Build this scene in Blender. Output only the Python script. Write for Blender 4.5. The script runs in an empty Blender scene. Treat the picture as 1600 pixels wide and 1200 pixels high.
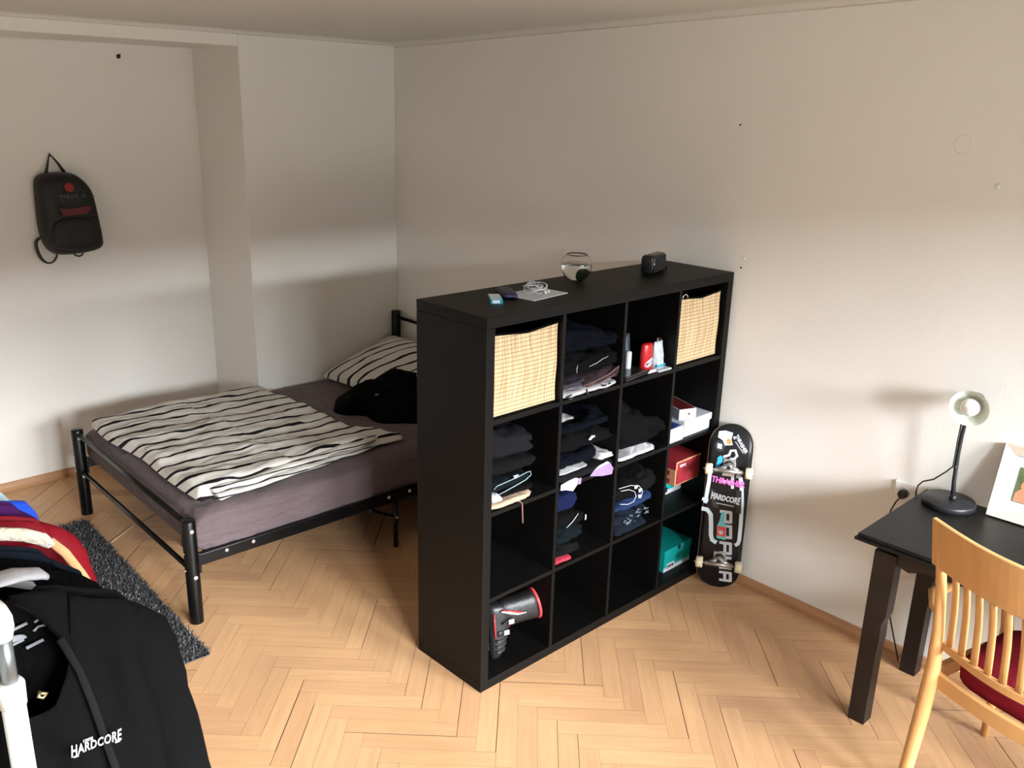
import bpy, bmesh, math, random
from mathutils import Vector, Matrix, noise
PI = math.pi
C = bpy.context.scene.collection
sc = bpy.context.scene

# ------------------------------------------------------------------ camera
cam_d = bpy.data.cameras.new('camera'); cam = bpy.data.objects.new('camera', cam_d); C.objects.link(cam)
cam_d.sensor_fit = 'HORIZONTAL'; cam_d.sensor_width = 36; cam_d.lens = 31.332; cam_d.clip_start = .02
rx = Vector((0.72569835, -0.68751462, 0.02618306)); ry = Vector((0.18830629, 0.23507966, 0.95356085)); rz = -Vector((0.66174213, 0.6870671, -0.30006025))
M = Matrix((rx, ry, rz)).transposed().to_4x4(); M.translation = Vector((-1.94647, -2.14888, 2.15562)); cam.matrix_world = M
sc.camera = cam
# ------------------------------------------------------------------ world, daylight, exposure
w = bpy.data.worlds.new('world'); sc.world = w; w.use_nodes = True
w.node_tree.nodes['Background'].inputs[0].default_value = (.93, .97, 1, 1)
w.node_tree.nodes['Background'].inputs[1].default_value = 1.7
def area(name, loc, target, sx, sy, power, col):
    l = bpy.data.lights.new(name, 'AREA'); l.shape = 'RECTANGLE'; l.size = sx; l.size_y = sy; l.energy = power; l.color = col
    o = bpy.data.objects.new(name, l); C.objects.link(o); o.location = loc
    o.rotation_euler = (Vector(target) - Vector(loc)).to_track_quat('-Z', 'Y').to_euler(); return o
# overcast sky seen through the windows: a broad high patch and the paler haze near the roofs
area('sky_daylight', (0.8, -14.0, 5.25), (0.0, -3.7, 1.6), 16, 3.4, 15500, (.93, .97, 1))
# added low fill light aimed up through the windows, brightening ceiling and upper walls
area('upward_fill_light', (0.2, -13.0, -1.0), (0.3, -3.7, 1.6), 13, 3.6, 550, (1, 1, .84))
vs = sc.view_settings; vs.view_transform = 'Standard'; vs.look = 'None'; vs.exposure = 0.62; vs.gamma = 1; vs.use_curve_mapping = False

# ------------------------------------------------------------------ helpers
class MB:
    def __init__(s): s.v = []; s.f = []; s.m = []; s.sm = []
    def add(s, vs, fs, mi=0, smooth=True):
        o = len(s.v); s.v += [Vector(v) for v in vs]; s.f += [[i + o for i in f] for f in fs]; s.m += [mi] * len(fs); s.sm += [smooth] * len(fs)
        return s
    def box(s, a, b, mi=0, mat=None):
        x0, y0, z0 = a; x1, y1, z1 = b
        v = [Vector(p) for p in ((x0,y0,z0),(x1,y0,z0),(x1,y1,z0),(x0,y1,z0),(x0,y0,z1),(x1,y0,z1),(x1,y1,z1),(x0,y1,z1))]
        if mat: v = [mat @ p for p in v]
        return s.add(v, [(0,3,2,1),(4,5,6,7),(0,1,5,4),(1,2,6,5),(2,3,7,6),(3,0,4,7)], mi, False)
    def tube(s, path, r, n=10, mi=0, caps=True, closed=False, flat=None):
        path = [Vector(p) for p in path]; N = len(path); rr = r if isinstance(r, (list, tuple)) else [r] * N
        rings = []; up = None
        for i in range(N):
            if closed: t = path[(i+1) % N] - path[i-1]
            else: t = path[min(i+1, N-1)] - path[max(i-1, 0)]
            t.normalize()
            if up is None:
                up = t.orthogonal().normalized() if flat is None else (Vector(flat) - t * t.dot(Vector(flat))).normalized()
            else:
                up = (up - t * up.dot(t))
                up = up.normalized() if up.length > 1e-6 else t.orthogonal().normalized()
            if flat is not None:
                u2 = Vector(flat) - t * t.dot(Vector(flat))
                if u2.length > .05: up = u2.normalized()
            sd = t.cross(up)
            ra = rr[i] if isinstance(rr[i], (tuple, list)) else (rr[i], rr[i])
            rings.append([path[i] + up * (math.cos(2*PI*k/n) * ra[0]) + sd * (math.sin(2*PI*k/n) * ra[1]) for k in range(n)])
        v = [p for R in rings for p in R]; f = []
        for i in range(N if closed else N - 1):
            a = i * n; b = ((i + 1) % N) * n
            for k in range(n): f.append((a + k, a + (k+1) % n, b + (k+1) % n, b + k))
        if caps and not closed: f.append(tuple(range(n))[::-1]); f.append(tuple((N-1)*n + k for k in range(n)))
        s.add(v, f, mi); return s
    def lathe(s, prof, n=32, mi=0, origin=(0,0,0), mat=None, caps=True):
        v = []; f = []; o = Vector(origin)
        for (r, z) in prof:
            for k in range(n):
                p = Vector((r*math.cos(2*PI*k/n), r*math.sin(2*PI*k/n), z))
                v.append((mat @ p if mat else p) + o)
        for i in range(len(prof) - 1):
            for k in range(n): f.append((i*n+k, i*n+(k+1)%n, (i+1)*n+(k+1)%n, (i+1)*n+k))
        if caps and prof[0][0] > 1e-5: f.append(tuple(range(n))[::-1])
        if caps and prof[-1][0] > 1e-5: f.append(tuple((len(prof)-1)*n+k for k in range(n)))
        return s.add(v, f, mi)
    def prism(s, poly, z0, z1, mi=0, frame=None):
        n = len(poly); v = [Vector((p[0], p[1], z0)) for p in poly] + [Vector((p[0], p[1], z1)) for p in poly]
        if frame: v = [frame @ p for p in v]
        f = [tuple(range(n))[::-1], tuple(range(n, 2*n))] + [(i, (i+1) % n, n + (i+1) % n, n + i) for i in range(n)]
        return s.add(v, f, mi, False)
    def grid(s, fn, nu, nv, mi=0, smooth=True):
        v = [fn(i / nu, j / nv) for j in range(nv + 1) for i in range(nu + 1)]
        f = [(j*(nu+1)+i, j*(nu+1)+i+1, (j+1)*(nu+1)+i+1, (j+1)*(nu+1)+i) for j in range(nv) for i in range(nu)]
        return s.add(v, f, mi, smooth)
    def build(s, name, mats, parent=None, off=None, bevel=0, sub=0, solid=0, auto=True):
        me = bpy.data.meshes.new(name); off = Vector(off) if off is not None else Vector()
        me.from_pydata([tuple(v - off) for v in s.v], [], s.f)
        for m in (mats if isinstance(mats, (list, tuple)) else [mats]): me.materials.append(m)
        for p, mi, sm in zip(me.polygons, s.m, s.sm): p.material_index = mi; p.use_smooth = sm
        me.update()
        bm = bmesh.new(); bm.from_mesh(me); bmesh.ops.recalc_face_normals(bm, faces=bm.faces); bm.to_mesh(me); bm.free()
        o = bpy.data.objects.new(name, me); C.objects.link(o)
        if parent: o.parent = parent
        else: o.location = off
        if solid: m = o.modifiers.new('s', 'SOLIDIFY'); m.thickness = solid; m.offset = 0
        if bevel: m = o.modifiers.new('b', 'BEVEL'); m.width = bevel; m.segments = 2; m.limit_method = 'ANGLE'; m.angle_limit = .6
        if sub: m = o.modifiers.new('u', 'SUBSURF'); m.levels = sub; m.render_levels = sub
        return o
def tag(o, label, cat=None, group=None):
    if label: o['label'] = label
    if cat: o['category'] = cat
    if group: o['group'] = group
    return o
def thing(name, loc, label, cat, group=None, rz=0):
    o = bpy.data.objects.new(name, None); o.empty_display_size = .05; C.objects.link(o); o.location = loc; o.rotation_euler.z = rz
    return tag(o, label, cat, group)
def struct(o): o['kind'] = 'structure'; return o
def frame(o, ex, ey, ez=None):
    ex = Vector(ex).normalized(); ey = Vector(ey); ey = (ey - ex*ex.dot(ey)).normalized(); ez = ex.cross(ey)
    m = Matrix((ex, ey, ez)).transposed().to_4x4(); m.translation = Vector(o); return m
def nz(x, y=0, z=0): return noise.noise(Vector((x, y, z)))
def circ(cx, cy, r, n=24): return [(cx + r*math.cos(2*PI*i/n), cy + r*math.sin(2*PI*i/n)) for i in range(n)]
def text_mb(txt, size, frame_m, mi=0, bold=.0, thick=.0004, warp=None, mb=None, sx=1.0, spacing=1.0):
    cu = bpy.data.curves.new('t', 'FONT'); cu.body = txt; cu.size = size; cu.align_x = 'CENTER'; cu.align_y = 'CENTER'; cu.extrude = thick
    cu.offset = bold; cu.resolution_u = 3; cu.space_character = spacing
    o = bpy.data.objects.new('t', cu); C.objects.link(o); dg = bpy.context.evaluated_depsgraph_get()
    me = bpy.data.meshes.new_from_object(o.evaluated_get(dg)); bpy.data.objects.remove(o)
    mb = mb or MB(); vs_ = []
    for v in me.vertices:
        p = Vector((v.co.x*sx, v.co.y, v.co.z))
        if warp: p = warp(p)
        vs_.append(frame_m @ p)
    mb.add(vs_, [tuple(p.vertices) for p in me.polygons], mi, False); bpy.data.meshes.remove(me); bpy.data.curves.remove(cu)
    return mb
def stroke(mb, pts, wd, fm, mi=0, th=.0004):
    pts = [Vector((p[0], p[1], 0)) for p in pts]; L = []; R_ = []
    for i, p in enumerate(pts):
        t = (pts[min(i+1, len(pts)-1)] - pts[max(i-1, 0)]).normalized(); nn = Vector((-t.y, t.x, 0)) * wd/2
        L.append(p + nn); R_.append(p - nn)
    n = len(pts); v = []
    for z in (-th, th): v += [fm @ (p + Vector((0,0,z))) for p in L] + [fm @ (p + Vector((0,0,z))) for p in R_]
    f = []
    for i in range(n-1):
        f += [(i, i+1, n+i+1, n+i)[::-1], (2*n+i, 2*n+i+1, 3*n+i+1, 3*n+i), (i, i+1, 2*n+i+1, 2*n+i), (n+i, n+i+1, 3*n+i+1, 3*n+i)]
    f += [(0, n, 3*n, 2*n), (n-1, 2*n-1, 4*n-1, 3*n-1)]
    mb.add(v, f, mi, False); return mb

# ------------------------------------------------------------------ materials
def nodes(m): m.use_nodes = True; nt = m.node_tree; return nt, nt.nodes, nt.links, nt.nodes['Principled BSDF']
def mat(name, col, rough=.5, metal=0, nscale=0, namt=.12, bump=0, bscale=60, sheen=0, spec=.5, coords='Object', stretch=None, coat=0, trans=0, ior=1.45):
    m = bpy.data.materials.new(name); nt, N, L, B = nodes(m)
    B.inputs['Base Color'].default_value = (*col, 1); B.inputs['Roughness'].default_value = rough; B.inputs['Metallic'].default_value = metal
    B.inputs['Specular IOR Level'].default_value = spec; B.inputs['IOR'].default_value = ior
    if sheen: B.inputs['Sheen Weight'].default_value = sheen; B.inputs['Sheen Roughness'].default_value = .5
    if coat: B.inputs['Coat Weight'].default_value = coat; B.inputs['Coat Roughness'].default_value = .15
    if trans: B.inputs['Transmission Weight'].default_value = trans
    if nscale or bump:
        tc = N.new('ShaderNodeTexCoord'); mp = N.new('ShaderNodeMapping'); L.new(tc.outputs[coords], mp.inputs[0])
        if stretch: mp.inputs['Scale'].default_value = stretch
    if nscale:
        nn = N.new('ShaderNodeTexNoise'); nn.inputs['Scale'].default_value = nscale; nn.inputs['Detail'].default_value = 5; L.new(mp.outputs[0], nn.inputs[0])
        mx = N.new('ShaderNodeMix'); mx.data_type = 'RGBA'; L.new(nn.outputs[0], mx.inputs[0])
        mx.inputs[6].default_value = (*[max(0, c*(1-namt)) for c in col], 1); mx.inputs[7].default_value = (*[min(1, c*(1+namt)) for c in col], 1)
        L.new(mx.outputs[2], B.inputs['Base Color'])
    if bump:
        bn = N.new('ShaderNodeTexNoise'); bn.inputs['Scale'].default_value = bscale; bn.inputs['Detail'].default_value = 4; L.new(mp.outputs[0], bn.inputs[0])
        bb = N.new('ShaderNodeBump'); bb.inputs['Strength'].default_value = bump; bb.inputs['Distance'].default_value = .01; L.new(bn.outputs[0], bb.inputs['Height']); L.new(bb.outputs[0], B.inputs['Normal'])
    return m
def cloth(name, col, **k): return mat(name, col, rough=.9, nscale=14, namt=.25, bump=.25, bscale=90, sheen=k.pop('sheen', 0), spec=.08, **k)
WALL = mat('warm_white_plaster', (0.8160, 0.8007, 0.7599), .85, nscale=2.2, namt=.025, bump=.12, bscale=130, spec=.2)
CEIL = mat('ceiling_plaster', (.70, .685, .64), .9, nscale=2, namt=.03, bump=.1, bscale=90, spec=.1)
BASEB = mat('baseboard_wood', (.42, .22, .11), .45, nscale=7, namt=.18, stretch=(1, 1, 6))
BLACKWOOD = mat('black_brown_wood_veneer', (0.0028, 0.0025, 0.0023), .5, nscale=22, namt=.5, stretch=(.35, .35, 3), bump=.12, bscale=60, spec=.2)
DESKTOP = mat('black_stained_wood', (0.0045, 0.0048, 0.0053), .42, nscale=18, namt=.6, stretch=(4, .5, 4), bump=.15, bscale=50, spec=.3)
DESKLEG = mat('dark_brown_black_wood', (.014, .0095, .009), .45, nscale=20, namt=.4, stretch=(4, 4, .5), spec=.35)
BLKMETAL = mat('black_painted_metal', (0.0024, 0.0024, 0.0027), .32, spec=.3)
SCREW = mat('bright_zinc', (.75, .72, .66), .35, .8)
SHEET = mat('mauve_grey_sheet', (.118, .088, .094), .85, nscale=6, namt=.12, bump=.9, bscale=5.5, sheen=.1, spec=.12, stretch=(1.3, 1.3, 4.5))
for n_ in SHEET.node_tree.nodes:
    if n_.type == 'BUMP': n_.inputs['Distance'].default_value = .035
BEECH = mat('beech_wood', (.62, .345, .135), .38, nscale=9, namt=.12, stretch=(3, 3, .4), spec=.45)
REDSEAT = cloth('red_upholstery', (.20, .012, .022))
WHITEP = mat('white_plastic', (.78, .78, .74), .4)
GREYM = mat('grey_metal_tube', (.23, .25, .26), .3, .7)
SILVER = mat('polished_silver', (.7, .7, .72), .25, 1)
BLKPL = mat('black_plastic', (.012, .012, .013), .4)
BLKPLG = mat('glossy_black_plastic', (.014, .014, .016), .22)
K = cloth('black_cotton', (0.0021, 0.0021, 0.0024))
K2 = cloth('washed_black_cotton', (0.0022, 0.0023, 0.0025))
CHAR = cloth('charcoal_cotton', (0.0069, 0.0071, 0.0086))
CHAR2 = cloth('dark_grey_cotton', (0.0036, 0.0036, 0.0041))
NAVY = cloth('navy_cotton', (0.0015, 0.0021, 0.0046))
NAVYB = cloth('bright_navy_cotton', (0.0044, 0.0073, 0.0309))
DENIM = cloth('blue_denim', (0.0105, 0.0210, 0.0588))
TEALK = cloth('dark_teal_cotton', (0.0030, 0.0055, 0.0071))
BROWN = cloth('mauve_brown_cotton', (0.0286, 0.0182, 0.0208))
PURPG = cloth('purple_grey_cotton', (0.0350, 0.0294, 0.0385))
WHITEC = cloth('white_cotton', (0.3641, 0.3589, 0.3746), sheen=0)
LILAC = cloth('lilac_cotton', (0.2376, 0.1584, 0.3274), sheen=0)
BEIGE = cloth('beige_cotton', (0.3640, 0.2660, 0.1890), sheen=0)
PINKR = cloth('coral_red_cotton', (0.3300, 0.0300, 0.0480))
REDC = cloth('red_nylon', (0.1800, 0.0060, 0.0125)); REDC.node_tree.nodes['Principled BSDF'].inputs['Roughness'].default_value = .5
TAN = cloth('tan_lining', (.62, .33, .16))
SHERPA = mat('cream_sherpa', (.72, .62, .47), .95, nscale=60, namt=.2, bump=1, bscale=120, sheen=.5)
NAVYJ = cloth('dark_blue_denim', (0.0056, 0.0081, 0.0140))
PURPLE = cloth('dark_purple_cotton', (0.0480, 0.0096, 0.0720))
BLUE = cloth('royal_blue_cotton', (.02, .08, .62))
LBLUE = cloth('pale_blue_cotton', (0.3900, 0.5100, 0.5700), sheen=0)
FUR = mat('black_fur', (.0025, .0025, .003), 1, bump=1, bscale=170, spec=.05)
LRED = mat('red_gloss_plastic', (0.3850, 0.0070, 0.0105), .3, spec=.6)
TEAL = mat('teal_cardboard', (0.0000, 0.2880, 0.2720), .55, nscale=3, namt=.08)
REDBOX = mat('red_cardboard', (.22, .012, .020), .55)
KRAFT = mat('kraft_cardboard', (.42, .20, .10), .8)
WHITEB = mat('white_card', (.50, .52, .56), .5, spec=.2)
INK = mat('black_ink', (.01, .01, .01), .6)
WINK = mat('white_ink', (.52, .54, .57), .6, spec=.2)
PALEB = mat('pale_blue_white_ink', (.60, .72, .80), .5)
def mixcol(m, fac_socket, c1, c2):
    nt, N, L, B = nodes(m); mx = N.new('ShaderNodeMix'); mx.data_type = 'RGBA'; L.new(fac_socket, mx.inputs[0])
    mx.inputs[6].default_value = (*c1, 1); mx.inputs[7].default_value = (*c2, 1); L.new(mx.outputs[2], B.inputs['Base Color']); return mx
def math_n(N, L, op, a, b=None):
    n = N.new('ShaderNodeMath'); n.operation = op
    for i, x in enumerate((a, b)):
        if x is None: continue
        if isinstance(x, (int, float)): n.inputs[i].default_value = x
        else: L.new(x, n.inputs[i])
    return n.outputs[0]
def zebra(name, period, rot=0., wob=.035):
    m = mat(name, (.6, .58, .54), .85, bump=.25, bscale=45, spec=.15); nt, N, L, B = nodes(m)
    tc = N.new('ShaderNodeTexCoord'); mp = N.new('ShaderNodeMapping'); mp.inputs['Rotation'].default_value = (0, 0, rot); L.new(tc.outputs['UV'], mp.inputs[0])
    n1 = N.new('ShaderNodeTexNoise'); n1.inputs['Scale'].default_value = 4.2; n1.inputs['Detail'].default_value = 2.5; L.new(mp.outputs[0], n1.inputs[0])
    n2 = N.new('ShaderNodeTexNoise'); n2.inputs['Scale'].default_value = 6; n2.inputs['Detail'].default_value = 2; L.new(tc.outputs['UV'], n2.inputs[0])
    sp = N.new('ShaderNodeSeparateXYZ'); L.new(mp.outputs[0], sp.inputs[0])
    y = math_n(N, L, 'ADD', sp.outputs[1], math_n(N, L, 'MULTIPLY', math_n(N, L, 'SUBTRACT', n1.outputs[0], .5), wob * 3))
    fr = math_n(N, L, 'FRACT', math_n(N, L, 'DIVIDE', y, period))
    d = math_n(N, L, 'ABSOLUTE', math_n(N, L, 'SUBTRACT', fr, .5))
    th = math_n(N, L, 'MULTIPLY', math_n(N, L, 'SUBTRACT', n2.outputs[0], .16), .30)
    mk = N.new('ShaderNodeMath'); mk.operation = 'LESS_THAN'; L.new(d, mk.inputs[0]); L.new(th, mk.inputs[1])
    mixcol(m, mk.outputs[0], (.64, .62, .58), (.012, .009, .012)); return m
ZEBRA = zebra('striped_duvet_cotton', .102); ZEBRAP = zebra('striped_pillow_cotton', .095, .3, .02)
def bamboo():
    m = mat('bamboo_weave', (.7, .55, .33), .6, spec=.3); nt, N, L, B = nodes(m)
    tc = N.new('ShaderNodeTexCoord'); sp = N.new('ShaderNodeSeparateXYZ'); L.new(tc.outputs['Object'], sp.inputs[0])
    xx = math_n(N, L, 'ADD', sp.outputs[0], sp.outputs[1])
    row = math_n(N, L, 'FRACT', math_n(N, L, 'DIVIDE', sp.outputs[2], .0152))
    line = N.new('ShaderNodeMath'); line.operation = 'LESS_THAN'; L.new(row, line.inputs[0]); line.inputs[1].default_value = .13
    cb = N.new('ShaderNodeCombineXYZ'); L.new(math_n(N, L, 'MULTIPLY', xx, 260), cb.inputs[0]); L.new(math_n(N, L, 'MULTIPLY', sp.outputs[2], 5), cb.inputs[2])
    n1 = N.new('ShaderNodeTexNoise'); n1.inputs['Scale'].default_value = 1; n1.inputs['Detail'].default_value = 2; L.new(cb.outputs[0], n1.inputs[0])
    cb2 = N.new('ShaderNodeCombineXYZ'); L.new(math_n(N, L, 'MULTIPLY', xx, 90), cb2.inputs[0]); L.new(math_n(N, L, 'MULTIPLY', sp.outputs[2], 1.5), cb2.inputs[2])
    n2 = N.new('ShaderNodeTexNoise'); n2.inputs['Scale'].default_value = 1; L.new(cb2.outputs[0], n2.inputs[0])
    cr = N.new('ShaderNodeValToRGB'); L.new(n1.outputs[0], cr.inputs[0]); cr.color_ramp.elements[0].position = .33; cr.color_ramp.elements[0].color = (.36, .23, .11, 1); cr.color_ramp.elements[1].position = .60; cr.color_ramp.elements[1].color = (.60, .46, .28, 1)
    mx0 = N.new('ShaderNodeMix'); mx0.data_type = 'RGBA'; mx0.blend_type = 'OVERLAY'; mx0.inputs[0].default_value = .35; L.new(cr.outputs[0], mx0.inputs[6]); L.new(n2.outputs[0], mx0.inputs[7])
    mx = N.new('ShaderNodeMix'); mx.data_type = 'RGBA'; L.new(line.outputs[0], mx.inputs[0]); L.new(mx0.outputs[2], mx.inputs[6]); mx.inputs[7].default_value = (.16, .09, .045, 1)
    L.new(mx.outputs[2], B.inputs['Base Color'])
    bp = N.new('ShaderNodeBump'); bp.inputs['Strength'].default_value = .5; bp.inputs['Distance'].default_value = .002; L.new(math_n(N, L, 'SUBTRACT', n1.outputs[0], line.outputs[0]), bp.inputs['Height']); L.new(bp.outputs[0], B.inputs['Normal'])
    return m
BAMBOO = bamboo()
def parquet():
    m = mat('oak_parquet', (.5, .3, .15), .38, spec=.4); nt, N, L, B = nodes(m)
    uv = N.new('ShaderNodeUVMap'); at = N.new('ShaderNodeAttribute'); at.attribute_name = 'tone'
    cb = N.new('ShaderNodeMapping'); L.new(uv.outputs[0], cb.inputs[0]); cb.inputs['Scale'].default_value = (3.5, 42, 1)
    n1 = N.new('ShaderNodeTexNoise'); n1.inputs['Scale'].default_value = 1; n1.inputs['Detail'].default_value = 6; n1.inputs['Distortion'].default_value = .6; L.new(cb.outputs[0], n1.inputs[0])
    tc = N.new('ShaderNodeTexCoord'); n2 = N.new('ShaderNodeTexNoise'); n2.inputs['Scale'].default_value = 2.2; n2.inputs['Detail'].default_value = 6; L.new(tc.outputs['Object'], n2.inputs[0])
    cr = N.new('ShaderNodeValToRGB'); L.new(at.outputs['Fac'], cr.inputs[0]); e = cr.color_ramp.elements
    e[0].position = 0; e[0].color = (.34, .19, .105, 1); e[1].position = 1; e[1].color = (.60, .355, .185, 1)
    for p, c in ((.25, (.49, .275, .15, 1)), (.6, (.55, .32, .165, 1))): x = e.new(p); x.color = c
    g = math_n(N, L, 'ADD', math_n(N, L, 'MULTIPLY', n1.outputs[0], .34), math_n(N, L, 'MULTIPLY', n2.outputs[0], .4))
    g = math_n(N, L, 'ADD', g, .60)
    hs = N.new('ShaderNodeMix'); hs.data_type = 'RGBA'; hs.blend_type = 'MULTIPLY'; hs.inputs[0].default_value = 1; L.new(cr.outputs[0], hs.inputs[6])
    cc = N.new('ShaderNodeCombineColor'); L.new(g, cc.inputs[0]); L.new(g, cc.inputs[1]); L.new(g, cc.inputs[2]); L.new(cc.outputs[0], hs.inputs[7])
    L.new(hs.outputs[2], B.inputs['Base Color'])
    rr = math_n(N, L, 'ADD', math_n(N, L, 'MULTIPLY', n2.outputs[0], .22), .30); L.new(rr, B.inputs['Roughness'])
    bp = N.new('ShaderNodeBump'); bp.inputs['Strength'].default_value = .12; bp.inputs['Distance'].default_value = .003; L.new(n1.outputs[0], bp.inputs['Height']); L.new(bp.outputs[0], B.inputs['Normal'])
    return m
PARQ = parquet(); GAP = mat('parquet_gap', (.035, .018, .010), .9)

# ------------------------------------------------------------------ the room
YB, YN, XN, YF, XL, ZT = 2.56, 3.12, .485, -3.7, -2.75, 2.8
def xr(y): return 1.486 + .0113*y
def zc(y): return 2.49 + .027*(YB - y)
# herringbone parquet: every block laid where the photograph shows the seams
def floor():
    rnd = random.Random(5); mb = MB(); mb.box((XL, YF, -.06), (1.75, YN+.1, -.004), 1)
    W, Lp = .0723, .3996; a = Vector((1, -1, 0))/math.sqrt(2); b = Vector((-1, -1, 0))/math.sqrt(2); o = Vector((.1075, -.202, 0)); uv = []; tone = []
    for i in range(-6, 5):
        for k in range(-60, 60):
            M0 = o + Vector((.5651*i, -.10225*k, 0))
            for (a0, a1, b0, b1, typ) in ((0, Lp, 0, W, 0), (Lp, Lp+W, W-Lp, W, 1)):
                c = M0 + a*(a0+a1)/2 + b*(b0+b1)/2
                if not (XL-.1 < c.x < 1.62 and YF-.1 < c.y < YN+.15): continue
                g = [rnd.uniform(.0001, .0006) for _ in range(4)]
                if rnd.random() < (.42 if typ else .1): g[rnd.choice((0, 1) if typ else (2, 3))] += rnd.uniform(.0006, .0022)
                p = [M0 + a*(a0+g[0]) + b*(b0+g[2]), M0 + a*(a1-g[1]) + b*(b0+g[2]), M0 + a*(a1-g[1]) + b*(b1-g[3]), M0 + a*(a0+g[0]) + b*(b1-g[3])]
                mb.add(p, [(3, 2, 1, 0)], 0, False); u0, v0 = rnd.random()*50, rnd.random()*50
                q = [(0, 0), (Lp, 0), (Lp, W), (0, W)] if typ == 0 else [(0, 0), (0, W), (Lp, W), (Lp, 0)]
                q = [(u0+x, v0+y) for x, y in q]; uv.append(q[::-1]); tone.append(min(1, max(0, rnd.gauss(.64, .15) - (.25 if rnd.random() < .08 else 0))))
    me = bpy.data.meshes.new('floor'); me.from_pydata([tuple(v) for v in mb.v], [], mb.f); me.materials.append(PARQ); me.materials.append(GAP)
    ul = me.uv_layers.new(name='UVMap'); at = me.attributes.new('tone', 'FLOAT', 'FACE')
    for p, mi in zip(me.polygons, mb.m):
        p.material_index = mi
        if p.index >= 6:
            at.data[p.index].value = tone[p.index-6]
            q = uv[p.index-6]
            vid = {mb.f[p.index][j]: q[j] for j in range(4)}
            for li in p.loop_indices: ul.data[li].uv = vid[me.loops[li].vertex_index]
    ob = bpy.data.objects.new('floor', me); C.objects.link(ob); return struct(ob)
floor()
mb = MB(); mb.add([(XL-.2, YF-.2, zc(YF-.2)), (1.8, YF-.2, zc(YF-.2)), (1.8, YN+.3, zc(YN+.3)), (XL-.2, YN+.3, zc(YN+.3)), (XL-.2, YF-.2, 3), (1.8, YF-.2, 3), (1.8, YN+.3, 3), (XL-.2, YN+.3, 3)], [(0,1,2,3),(4,5,6,7),(0,1,5,4),(1,2,6,5),(2,3,7,6),(3,0,4,7)], 0, False)
# soft cove where the walls meet the ceiling
def cove(p0, p1, inward, r=.03):
    n = 5; pts = []
    for P in (p0, p1):
        P = Vector(P); c = P + Vector(inward)*r + Vector((0, 0, -r))
        arc = [c + Vector(inward)*(-r*math.cos(t)) + Vector((0, 0, r*math.sin(t))) for t in [i*PI/2/n for i in range(n+1)]]
        pts += arc + [P + Vector((0,0,.02)) - Vector(inward)*.02]
    k = n + 2; mb.add(pts, [(i, i+1, k+i+1, k+i) for i in range(n)] + [(n, n+1, k+n+1, k+n), (n+1, 0, k, k+n+1)], 0)
cove((xr(YF), YF, zc(YF)), (xr(YB), YB, zc(YB)), (-1, 0, 0)); cove((XL, YB, zc(YB)), (xr(YB), YB, zc(YB)), (0, -1, 0), .02)
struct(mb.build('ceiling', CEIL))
mb = MB(); y0, y1 = YF-.2, YN+.25
mb.add([(xr(y0), y0, -.05), (xr(y1), y1, -.05), (xr(y1), y1, ZT), (xr(y0), y0, ZT), (1.75, y0, -.05), (1.75, y1, -.05), (1.75, y1, ZT), (1.75, y0, ZT)], [(0,1,2,3),(4,5,6,7),(0,1,5,4),(1,2,6,5),(2,3,7,6),(3,0,4,7)], 0, False)
wr = struct(mb.build('wall_right', WALL))
mb = MB(); mb.box((XL-.15, YN, -.05), (xr(YN)+.0, YN+.2, ZT)); mb.box((XN, YB, -.05), (xr(YB)-.0005, YN-.0005, ZT)); mb.box((XL-.15, YB, 2.411), (XN-.0005, YN-.0005, ZT)); mb.box((XL-.15, YB, -.05), (-2.0, YN-.0005, 2.4105))
struct(mb.build('wall_back', WALL, bevel=.004))
mb = MB(); mb.box((XL-.15, YF-.2, -.05), (XL, YB-.001, ZT)); struct(mb.build('wall_left', WALL))
# the window wall behind the camera
wins = [(-1.90, -1.05, .80, 2.28), (-.80, .15, .80, 2.28), (.40, 1.38, .80, 2.28)]
mb = MB(); xs = [XL-.15] + [q for w_ in wins for q in w_[:2]] + [xr(YF)-.001]
for i in (0, 2, 4, 6): mb.box((xs[i], YF-.22, -.05), (xs[i+1], YF, ZT))
for a, b, z0, z1 in wins: mb.box((a, YF-.22, -.05), (b, YF, z0)); mb.box((a, YF-.22, z1), (b, YF, ZT))
struct(mb.build('wall_front', WALL))
for n, (a, b, z0, z1) in enumerate(wins):
    mb = MB(); y = YF-.14; t = .05
    mb.box((a, y, z0), (a+t, y+.05, z1)); mb.box((b-t, y, z0), (b, y+.05, z1)); mb.box((a+t, y, z0), (b-t, y+.05, z0+t)); mb.box((a+t, y, z1-t), (b-t, y+.05, z1)); mb.box(((a+b)/2-.03, y, z0+t), ((a+b)/2+.03, y+.05, z1-t))
    struct(mb.build('window_%d' % (n+1), WHITEP, bevel=.004))
# skirting
def skirt(name, p0, p1, inward):
    p0, p1, d = Vector(p0), Vector(p1), Vector(inward); prof = [(0, 0), (.018, 0), (.018, .022), (.009, .043), (.004, .048), (0, .048)]
    v = [p + d*x + Vector((0, 0, z)) for p in (p0, p1) for x, z in prof]; n = len(prof); mb = MB()
    mb.add(v, [tuple(range(n)), tuple(range(n, 2*n))] + [(i, (i+1) % n, n+(i+1) % n, n+i) for i in range(n)], 0, False); return struct(mb.build(name, BASEB))
skirt('baseboard_right', (xr(YF), YF, 0), (xr(YB), YB, 0), (-1, 0, 0)); skirt('baseboard_back', (-2.0, YN, 0), (XN, YN, 0), (0, -1, 0))
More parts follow.
